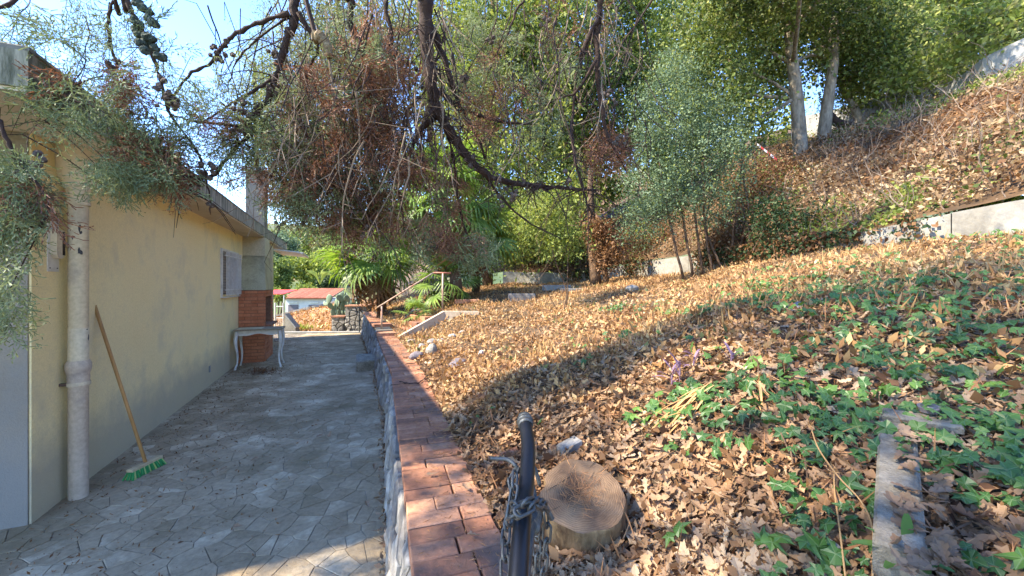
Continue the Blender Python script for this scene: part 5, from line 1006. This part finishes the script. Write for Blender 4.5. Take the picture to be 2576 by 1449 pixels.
# ================================================ POLE AND CHAIN
pole = thing('barrier_pole', 'black steel pole with curved capped tip and lever in front of the log', 'pole', (-.03, .25, .55))
pp_ = [(-.05, .20, .50), (-.035, .36, .82), (.0, .60, 1.035), P(1312, 1330, .78), P(1323, 1230, .89), P(1329, 1130, 1.0), P(1322, 1068, 1.09)]
path = smooth_path(pp_, 6); V, F = tube(path, .0178, 16); MB().add(V, F).build('shaft', MT['black_steel'], pole, smooth=True)
te = path[-1]; tv = path[-1] - path[-2]; tv /= np.linalg.norm(tv)
for k, (r_, l_) in enumerate(((.0205, .014), (.0225, .010), (.019, .012))):
    V, F = tube([te + tv * (.006 + k * .013) - tv * .012, te + tv * (.006 + k * .013 + l_) - tv * .012], r_, 16); MB().add(V, F).build('end_collar', MT['old_steel'], pole, smooth=True)
lv = smooth_path([P(1304, 1190, .96), P(1296, 1170, .96), P(1276, 1156, .97), P(1255, 1154, .97), P(1232, 1153, .97)], 4); V, F = tube(lv, .0048, 8); MB().add(V, F).build('lever', MT['old_steel'], pole, smooth=True)
V, F = tube([lv[-1], lv[-1] + (lv[-1] - lv[-2]) * .5], .0062, 8); MB().add(V, F).build('lever_tip', MT['rust_steel'], pole, smooth=True)
b1 = smooth_path([P(1328, 1180, 1.02), P(1345, 1260, .97), P(1335, 1360, .85), P(1322, 1470, .74)], 5); V, F = tube(b1, .0075, 8); MB().add(V, F).build('strut', MT['old_steel'], pole, smooth=True)
for k in range(9):
    c = P(1352 - k * 1.5, 1270 + k * 7, .96 - k * .008); V, F = tube([c, c + [.004, .006, -.004]], .017, 12); MB().add(V, F).build('spring_coil', MT['old_steel'], pole, smooth=True)
kb_ = P(1372, 1278, .93); V, F = tube([P(1348, 1262, .95), kb_], .009, 8); MB().add(V, F).build('bolt', MT['old_steel'], pole); V, F = tube([kb_ + [-.008, 0, .02], kb_ + [.016, 0, -.026]], .0065, 6); MB().add(V, F).build('wing_nut', MT['old_steel'], pole)
chn = thing('chain', 'heavy dark steel chain wound round the black pole with loose ends hanging', 'chain', tuple(P(1330, 1270, .86)))
def link_mesh():
    mb = MB(); pts = []; L, Rr = .0125, .0095
    for k in range(20):
        a = 2 * math.pi * k / 20; pts.append((math.cos(a) * Rr, 0, math.sin(a) * Rr + (L if math.sin(a) > 1e-6 else (-L if math.sin(a) < -1e-6 else 0))))
    pts.append(pts[0]); V, F = tube(np.array(pts), .0032, 6, cap=False); return mb.add(V, F).mesh('link', MT['old_steel'], True)
LM = link_mesh(); nl = 0
def chain(pts):
    global nl
    path = smooth_path(pts, 8); L = np.concatenate([[0], np.cumsum(np.linalg.norm(np.diff(path, axis=0), axis=1))]); step = .0345; n = int(L[-1] / step)
    for k in range(n):
        s = (k + .5) * step; c = np.array([np.interp(s, L, path[:, j]) for j in range(3)]); c2 = np.array([np.interp(s + .01, L, path[:, j]) for j in range(3)]); t = Vector(c2 - c).normalized(); Mx = Matrix.Translation(Vector(c)) @ t.to_track_quat('Z', 'Y').to_matrix().to_4x4() @ Matrix.Rotation((nl % 2) * math.pi / 2 + .5, 4, 'Z')
        o = link('link', LM, chn, M=Mx); o.location = Vector(c) - chn.location; nl += 1
pc_ = lambda x, y, d: P(x, y, d)
chain([pc_(1300, 1180, .96), pc_(1284, 1215, .93), pc_(1290, 1265, .9), pc_(1276, 1320, .86), pc_(1270, 1390, .8), pc_(1272, 1470, .74)])
chain([pc_(1296, 1190, .90), pc_(1292, 1240, .86), pc_(1284, 1290, .84), pc_(1278, 1350, .82)])
chain([pc_(1284, 1300, .80), pc_(1310, 1286, .74), pc_(1340, 1272, .76), pc_(1362, 1268, .84), pc_(1374, 1282, .93)])
chain([pc_(1290, 1275, .81), pc_(1318, 1266, .75), pc_(1345, 1262, .80), pc_(1365, 1272, .90)])
chain([pc_(1372, 1285, .93), pc_(1376, 1330, .93), pc_(1372, 1380, .93), pc_(1366, 1430, .93), pc_(1362, 1490, .93)])
chain([pc_(1352, 1320, .95), pc_(1350, 1370, .95), pc_(1352, 1420, .94), pc_(1350, 1490, .94)])
chain([pc_(1346, 1180, 1.0), pc_(1356, 1215, .99), pc_(1358, 1250, .97)])

# ================================================ LOG, STONES, BITS
sc_ = P(1462, 1240, 1.72); tiltv = np.array([-.10, -.36, 1.0]); tiltv /= np.linalg.norm(tiltv)
stump = thing('log', 'round sawn log section standing among oak leaves beside the brick coping', 'log', tuple(sc_))
a_, b_ = frame(tiltv); n = 48; rr = [.172 * (1 + .035 * math.sin(2 * t + 1) + .025 * math.sin(3 * t + 2) + .015 * math.sin(7 * t) + .008 * math.sin(13 * t)) * 1.1 * (1 - .12 * math.exp(-((t - 1.2) ** 2) / .03)) for t in np.linspace(0, 2 * math.pi, n, endpoint=False)]
def ring(h, k=1.0, w=0): return [(a_ * math.cos(t) + b_ * math.sin(t)) * (r_ * k + w * math.sin(9 * t + h * 40)) + tiltv * h for t, r_ in zip(np.linspace(0, 2 * math.pi, n, endpoint=False), rr)]
V = []; hs = [(-.24, 1.06), (-.16, 1.03), (-.08, 1.0), (-.03, .985), (-.008, .99), (0, .97)]
for h, k in hs: V += [v_ * (1 + (rng.normal(0, .022) if h < -.02 else 0)) if h < -.02 else v_ for v_ in ring(h, k, .004)]
F = [(i * n + j, i * n + (j + 1) % n, (i + 1) * n + (j + 1) % n, (i + 1) * n + j) for i in range(5) for j in range(n)]
side = MB().add(np.array(V) + sc_, F); so_ = side.build('bark', MT['stump_bark'], stump, smooth=True)
top = MB(); V = ring(.0, .97, .003); V2 = ring(.004, .6); V3 = ring(.002, .25); allv = np.array(V + V2 + V3 + [tiltv * .003]); F = [(j, (j + 1) % n, n + (j + 1) % n, n + j) for j in range(n)] + [(n + j, n + (j + 1) % n, 2 * n + (j + 1) % n, 2 * n + j) for j in range(n)] + [(2 * n + j, 2 * n + (j + 1) % n, 3 * n) for j in range(n)]
me = MB().add(allv @ np.stack([a_, b_, tiltv], 1), F).mesh('sawn_face', MT['stump_top'], True); Mx = np.eye(4); Mx[:3, :3] = np.stack([a_, b_, tiltv], 1); o = bpy.data.objects.new('sawn_face', me); COL.objects.link(o); o.parent = stump; o.matrix_basis = Matrix(Mx.tolist())
for (x0, y0, x1, y1) in ((1365, 1240, 1455, 1185), (1380, 1285, 1415, 1270), (1414, 1262, 1412, 1240), (1500, 1190, 1540, 1168), (1480, 1180, 1505, 1150)):
    def onface(x, y):
        d0 = np.array([(x - 1288) / 1005, 1, -(y - 715) / 1005]); o0 = np.array([0, 0, 1.6]); tt = ((sc_ + tiltv * .005 - o0) @ tiltv) / (d0 @ tiltv); return o0 + d0 * tt
    p0, p1 = onface(x0, y0), onface(x1, y1); w_ = np.cross(p1 - p0, tiltv); w_ /= np.linalg.norm(w_); m_ = (p0 + p1) / 2 + w_ * .003; MB().add(np.array([p0, m_ + w_ * .0018, p1, m_ - w_ * .0018]), [(0, 1, 2, 3)]).build('crack', MT['soot'], stump)
Cn = sc_ + a_ * rng.normal(0, .05, (520, 1)) + b_ * rng.normal(0, .05, (520, 1)) + tiltv * rng.uniform(.006, .02, (520, 1)); V, F = leaf_mb(Cn, .045, .045, 0); nd = thing('dry_needles', 'heap of orange dry needles lying on top of the sawn log', 'dry needles', tuple(sc_)); MB().add(V, F).build('needles', MT['needles'], nd, kind='stuff')
def rock(name, label, c, size, m, sd, cat='stone', group=None, flat=1.0):
    r = np.random.default_rng(sd); bm = bmesh.new(); bmesh.ops.create_icosphere(bm, subdivisions=3, radius=1); ph = r.uniform(0, 6, 9)
    for v in bm.verts:
        x, y, z = v.co; k = 1 + .16 * math.sin(2.3 * x + ph[0]) * math.cos(2.1 * y + ph[1]) + .13 * math.sin(3.7 * z + ph[2] + 2 * x) + .07 * math.sin(7 * x + ph[3]) * math.sin(6 * y + ph[4]) + r.uniform(-.02, .02)
        v.co = Vector((x * k * size[0], y * k * size[1], max(z * k, -.5) * size[2]))
    me = bpy.data.meshes.new(name); bm.to_mesh(me); bm.free(); me.materials.append(m); o = link(name, me, None, None, label, cat, group); o.location = c; o.rotation_euler = (r.uniform(-.15, .15), r.uniform(-.15, .15), r.uniform(0, 6)); return o
def onground(x, y, d, dz=0): p = P(x, y, d); p[2] = float(ground(p[0], p[1])) + dz; return p
rock('boulder', 'pale craggy boulder beside the dark stone near the coping', onground(1086, 898, 5.7, .04), (.10, .08, .13), MT['fieldstone'], 1)
rock('boulder', 'dark grey rounded stone touching the pale boulder', onground(1052, 902, 5.65, .01), (.13, .09, .08), MT['slate'], 2)
rock('flat_stone', 'flat purplish-grey slab stone on the shaded litter', onground(1150, 934, 5.0, .01), (.20, .10, .035), MT['slate'], 3)
rock('white_stone', 'small bright white stone lying alone on the sunny slope', onground(1210, 884, 5.5, .015), (.05, .035, .035), MT['far_white'], 4)
for i, (x, y, d, s, lab) in enumerate([(1085, 868, 6.8, .11, 'pale rounded stone above the craggy boulder'), (1110, 855, 7.0, .09, 'small pale stone right of the rounded one below the kerb'), (1140, 842, 7.3, .10, 'pale stone under the middle of the sloping kerb'), (1165, 832, 7.5, .08, 'last small pale stone under the upper kerb'), (1060, 880, 6.5, .07, 'small rough stone left of the rounded pale stone'), (1035, 860, 7.2, .08, 'pale stone at the foot of the sloping kerb'), (1590, 740, 8.5, .16, 'low grey rock half buried beyond the shadow band'), (2010, 785, 3.2, .08, 'grey flat rock among ivy at the upper right')]): rock('stone', lab, onground(x, y, d, .02), (s, s * .8, s * .6), MT['fieldstone'], 10 + i, group='loose stones on the slope')
def blk(name, label, x, y, d, half, ang, m, cat, dz=0, tilt=0.):
    c = onground(x, y, d, half[2] + dz); ax = (np.array([math.cos(ang), math.sin(ang), tilt]), np.array([-math.sin(ang), math.cos(ang), 0]), Z3); t_ = thing(name, label, cat, tuple(c)); MB().add(*box(c, ax, half, .01)).build('block', m, t_); return t_
blk('stone_block', 'pale stone block half buried left of the sapling', 1312, 748, 9.6, (.32, .12, .10), .05, MT['fieldstone'], 'stone block', -.04)
blk('concrete_block', 'white concrete block lying in front of the low terrace wall', 1400, 728, 10.6, (.36, .14, .07), .12, MT['white_concrete'], 'concrete block')
blk('concrete_block', 'white slab with upright edge just behind the sapling stems', 1440, 740, 10.0, (.30, .16, .05), -.1, MT['white_concrete'], 'concrete block', -.02)
blk('brick_edging', 'red brick edging on the ground right of the palm trunk', 1176, 768, 9.7, (.30, .06, .05), .02, MT['cap_brick'], 'brick edging')
blk('terracotta_tile', 'orange terracotta tile tilted in the leaves behind the pole', 1278, 1118, 2.35, (.075, .06, .012), .3, MT['cap_brick'], 'tile', .0, .25)
blk('broken_stone', 'pale ridged stone fragment behind the sawn log', 1432, 1130, 2.25, (.06, .04, .03), .4, MT['fieldstone'], 'stone', -.005, .3)
blk('edging_stone', 'small upright pale stone in the leaves left of the slab', 2085, 1390, 1.28, (.014, .03, .03), .2, MT['concrete'], 'stone', -.01)
rock('stone', 'pale stone among big oak leaves at the bottom edge', onground(1600, 1420, 1.45, .01), (.035, .03, .02), MT['fieldstone'], 40, group='loose stones on the slope')
st_ = thing('dead_stick', 'short dark dead stick lying on the concrete slab', 'stick', tuple(sb_a)); V, F = tube([P(2240, 1150, 1.5), P(2226, 1215, 1.38)], [.012, .013], 7); MB().add(V, F).build('stick', MT['bark_dark'], st_)
# twigs on the coping
for k, (pts, lab) in enumerate([([(1005, 961), (1030, 965), (1053, 964), (1075, 945)], 'forked dark twig lying across the brick coping'), ([(1014, 899), (1040, 897), (1055, 894)], 'farthest straight twig across the brick coping'), ([(1020, 917), (1045, 914), (1062, 909)], 'short twig across the coping beside the pale boulder'), ([(1050, 930), (1068, 929), (1085, 927)], 'reddish twig poking from the leaves onto the coping'), ([(1072, 978), (1090, 972), (1102, 966)], 'short dark twig at the leafy edge of the coping')]):
    t_ = thing('dead_stick', lab, 'stick', tuple(P(*pts[0], 4.5))); Q = [np.array([(x - 1288) / 1005, 1, 0]) * (1.04 * 1005 / (y - 715)) + [0, 0, .565] for x, y in pts]; V, F = tube(smooth_path(Q, 4, .006), .006, 5); MB().add(V, F).build('stick', MT['bark_dark'], t_)
    if k == 0: V, F = tube([Q[1], Q[1] + [-.16, -.12, .01]], .004, 5); MB().add(V, F).build('side_twig', MT['bark_dark'], t_)
# purple plants, dry blades, weeds, stalks
def blade(mb, base, dirv, L, w, curl=.3, n=5):
    base = np.asarray(base, float); dirv = np.asarray(dirv, float); dirv /= np.linalg.norm(dirv); s = np.cross(dirv, [0, 0, 1.]); s = s / (np.linalg.norm(s) + 1e-9) if np.linalg.norm(s) > .1 else np.array([1., 0, 0]); V = []
    for i in range(n + 1):
        t = i / n; c = base + dirv * L * t + np.array([0, 0, -curl * L * t * t]); ww = w * (math.sin(math.pi * (t * .88 + .06)) ** .7) * .5; V += [c - s * ww, c - [0, 0, ww * .35], c + s * ww]
    F = []
    for i in range(n): k = 3 * i; F += [(k, k + 3, k + 4, k + 1), (k + 1, k + 4, k + 5, k + 2)]
    mb.add(np.array(V), F)
for lab, spots in [('purple-leaved plant with three stems left of the dry orange blades', [(1745, 878, 2.62), (1710, 890, 2.6), (1690, 905, 2.55)]), ('single upright purple leaf shoot right of the other purple plant', [(1840, 884, 2.5)])]:
    t_ = thing('purple_plant', lab, 'plant', tuple(onground(*spots[0])))
    for x, y, d in spots:
        b0_ = onground(x, y, d); mb = MB(); V, F = tube([b0_, b0_ + [.0, 0, .09]], .005, 5); mb.add(V, F); mb.build('stem', MT['purple'], t_)
        for k in range(8 if len(spots) > 1 else 4): az = rng.uniform(0, 6.28); mb = MB(); blade(mb, b0_ + [0, 0, .015 * k + .02], [math.cos(az) * .8 - .25 * (len(spots) > 1), math.sin(az) * .5, rng.uniform(.7, 1.5)], rng.uniform(.09, .17), .02, rng.uniform(.1, .7), 7); mb.build('leaf', MT['purple'], t_)
t_ = thing('dry_lily', 'clump of long dry orange blades fanned over the leaves below the purple plant', 'dry plant', tuple(onground(1800, 940, 2.2)))
for k in range(44):
    left = k < 22; x, y, d = (rng.uniform(1730, 1800), rng.uniform(905, 960), rng.uniform(2.1, 2.4)) if left else (rng.uniform(1840, 1940), rng.uniform(900, 1010), rng.uniform(1.95, 2.3)); b0_ = onground(x, y, d, rng.uniform(.03, .08)); dv = [-1 + rng.normal(0, .2), rng.normal(-.35, .3), -.24 + rng.normal(0, .10)] if left else [rng.normal(-.15, .35), -.9, rng.normal(-.40, .2)]
    mb = MB(); blade(mb, b0_, dv, rng.uniform(.14, .34), rng.uniform(.006, .013), rng.uniform(.05, .4), 7); mb.build('blade', MT['orange_blade'], t_)
t_ = thing('weed', 'green weed rosette with long leaves at the foot of the slab, bottom right', 'weed', tuple(onground(2290, 1400, 1.12)))
b0_ = P(2285, 1395, 1.12)
for dv, L, w in (([.0, .05, 1.2], .15, .036), ([-1, .1, .45], .16, .035), ([-.7, .3, .7], .13, .022), ([1, .1, .25], .14, .02), ([-.2, -.5, .2], .10, .04), ([.5, -.4, .1], .09, .035), ([-.9, -.3, .1], .10, .03)): mb = MB(); blade(mb, b0_, dv, L, w, .25, 7); mb.build('leaf', MT['weed'], t_)
for lab, pts in (('long pale dry stalk arching beside the concrete slab', [(2038, 1070, 1.55), (2060, 1130, 1.5), (2110, 1200, 1.4), (2165, 1260, 1.32), (2195, 1330, 1.24), (2195, 1460, 1.12)]), ('straight pale dry stalk with seed head left of the slab', [(2098, 1185, 1.45), (2100, 1240, 1.4), (2112, 1330, 1.28), (2128, 1460, 1.15)])):
    t_ = thing('dry_stalk', lab, 'stalk', tuple(P(*pts[-1]))); V, F = tube(smooth_path([P(*p) for p in pts], 5), .0028, 6); MB().add(V, F).build('stem', MT['straw'], t_, smooth=True)
    c = P(*pts[0]); V, F = leaf_mb(c + rng.normal(0, .006, (30, 3)), .018, .2, -.3); MB().add(V, F).build('seed_head', MT['straw'], t_)
# litter on the patio and the coping
xs_, ys_ = [], []
while len(xs_) < 95:
    y = rng.uniform(1.9, 12); x = rng.uniform(-5.5, 0)
    near_wall = abs(x - (capx(y) - .14)) < .11; 
    if x < capx(y) - .10 and x > -1.9 - .43 * y and (near_wall or rng.random() < .05): xs_.append(x); ys_.append(y)
pos = np.column_stack([xs_, ys_, np.full(len(xs_), .028)]); nrm = np.tile([0, 0, 1.], (len(pos), 1)); scatter(OAK, pos, rng.uniform(.05, .085, len(pos)), orient(len(pos), .3, nrm), 95, 'oak_leaf', MT['oak_dull'], patio, 'leaf_litter') if False else None
M3 = orient(len(pos), .3, nrm)
for i in range(len(pos)):
    me = bpy.data.meshes.get('patio_leaf%d' % (i % 7)) or MB().add(*OAK[i % 7]).mesh('patio_leaf%d' % (i % 7), MT['oak_dull']); o = bpy.data.objects.new('oak_leaf', me); COL.objects.link(o); o.parent = patio; Mx = np.eye(4); Mx[:3, :3] = M3[i] * rng.uniform(.05, .085); Mx[:3, 3] = pos[i]; o.matrix_basis = Matrix(Mx.tolist())
ly = rng.uniform(1.6, 12.8, 2600); lx = capx(ly) - .085 - np.abs(rng.normal(0, .035, 2600)); V, F = leaf_mb(np.column_stack([lx, ly, rng.uniform(.012, .03, 2600)]), .035, .5, 0); MB().add(V, F).build('gutter_litter', MT['oak_dull'], patio, kind='stuff')
nn_ = 5200; ly = rng.uniform(1.4, 12.5, nn_); lx = -2.0 + 1.9 * rng.beta(.8, 1.6, nn_) - .43 * ly; k = lx < capx(ly) - .12; V, F = leaf_mb(np.column_stack([lx, ly, np.full(nn_, .010)])[k], .022, .35, 0); MB().add(V, F).build('crumbs', MT['brown_leaf'], patio, kind='stuff')
ly = rng.uniform(.8, 8, 3600); lx = capx(ly) + rng.beta(2.2, 1.3, 3600) * CW; V, F = leaf_mb(np.column_stack([lx, ly, np.full(3600, .556)]), .038, .05, 0); V[:, 2] = .5535 + rng.random(len(V)) * .006; MB().add(V, F).build('needle_litter', MT['needles'], wall, kind='stuff')
for k in range(16):
    y = rng.uniform(1.5, 6.5); x = capx(y) + rng.uniform(.08, .32); me = bpy.data.meshes['patio_leaf%d' % (k % 7)]; o = bpy.data.objects.new('oak_leaf', me); COL.objects.link(o); o.parent = wall; Mm = orient(1, .25, np.array([[0, 0, 1.]]))[0]; Mx = np.eye(4); Mx[:3, :3] = Mm * rng.uniform(.045, .075); Mx[:3, 3] = np.array([x, y, .57]) - np.array(wall.location); o.matrix_basis = Matrix(Mx.tolist())
t_ = thing('straw_heap', 'small heap of swept straw and twigs in front of the table', 'straw heap', tuple(P(662, 938, 7.2))); c = P(660, 938, 7.2); c[2] = .03; C = c + rng.normal(0, 1, (420, 3)) * [.17, .10, .014]; C[:, 2] = np.abs(C[:, 2] - .03) + .02; V, F = leaf_mb(C, .075, .12, 0); MB().add(V, F).build('straw', MT['brown_leaf'], t_, kind='stuff')

# leaves blown onto the slab
for k in range(64):
    q = sb_a + sb_dv * random.choice((random.uniform(.0, .9), random.uniform(.75, 1.1))) * sb_L + sb_sd * random.uniform(.05, .16) + sb_up * random.uniform(.006, .02); me = bpy.data.meshes['patio_leaf%d' % (k % 7)]; o = bpy.data.objects.new('oak_leaf', me); COL.objects.link(o); o.parent = sb; Mm = orient(1, .3, sb_up[None])[0]; Mx = np.eye(4); Mx[:3, :3] = Mm * rng.uniform(.05, .09); Mx[:3, 3] = q - np.array(sb.location); o.matrix_basis = Matrix(Mx.tolist())
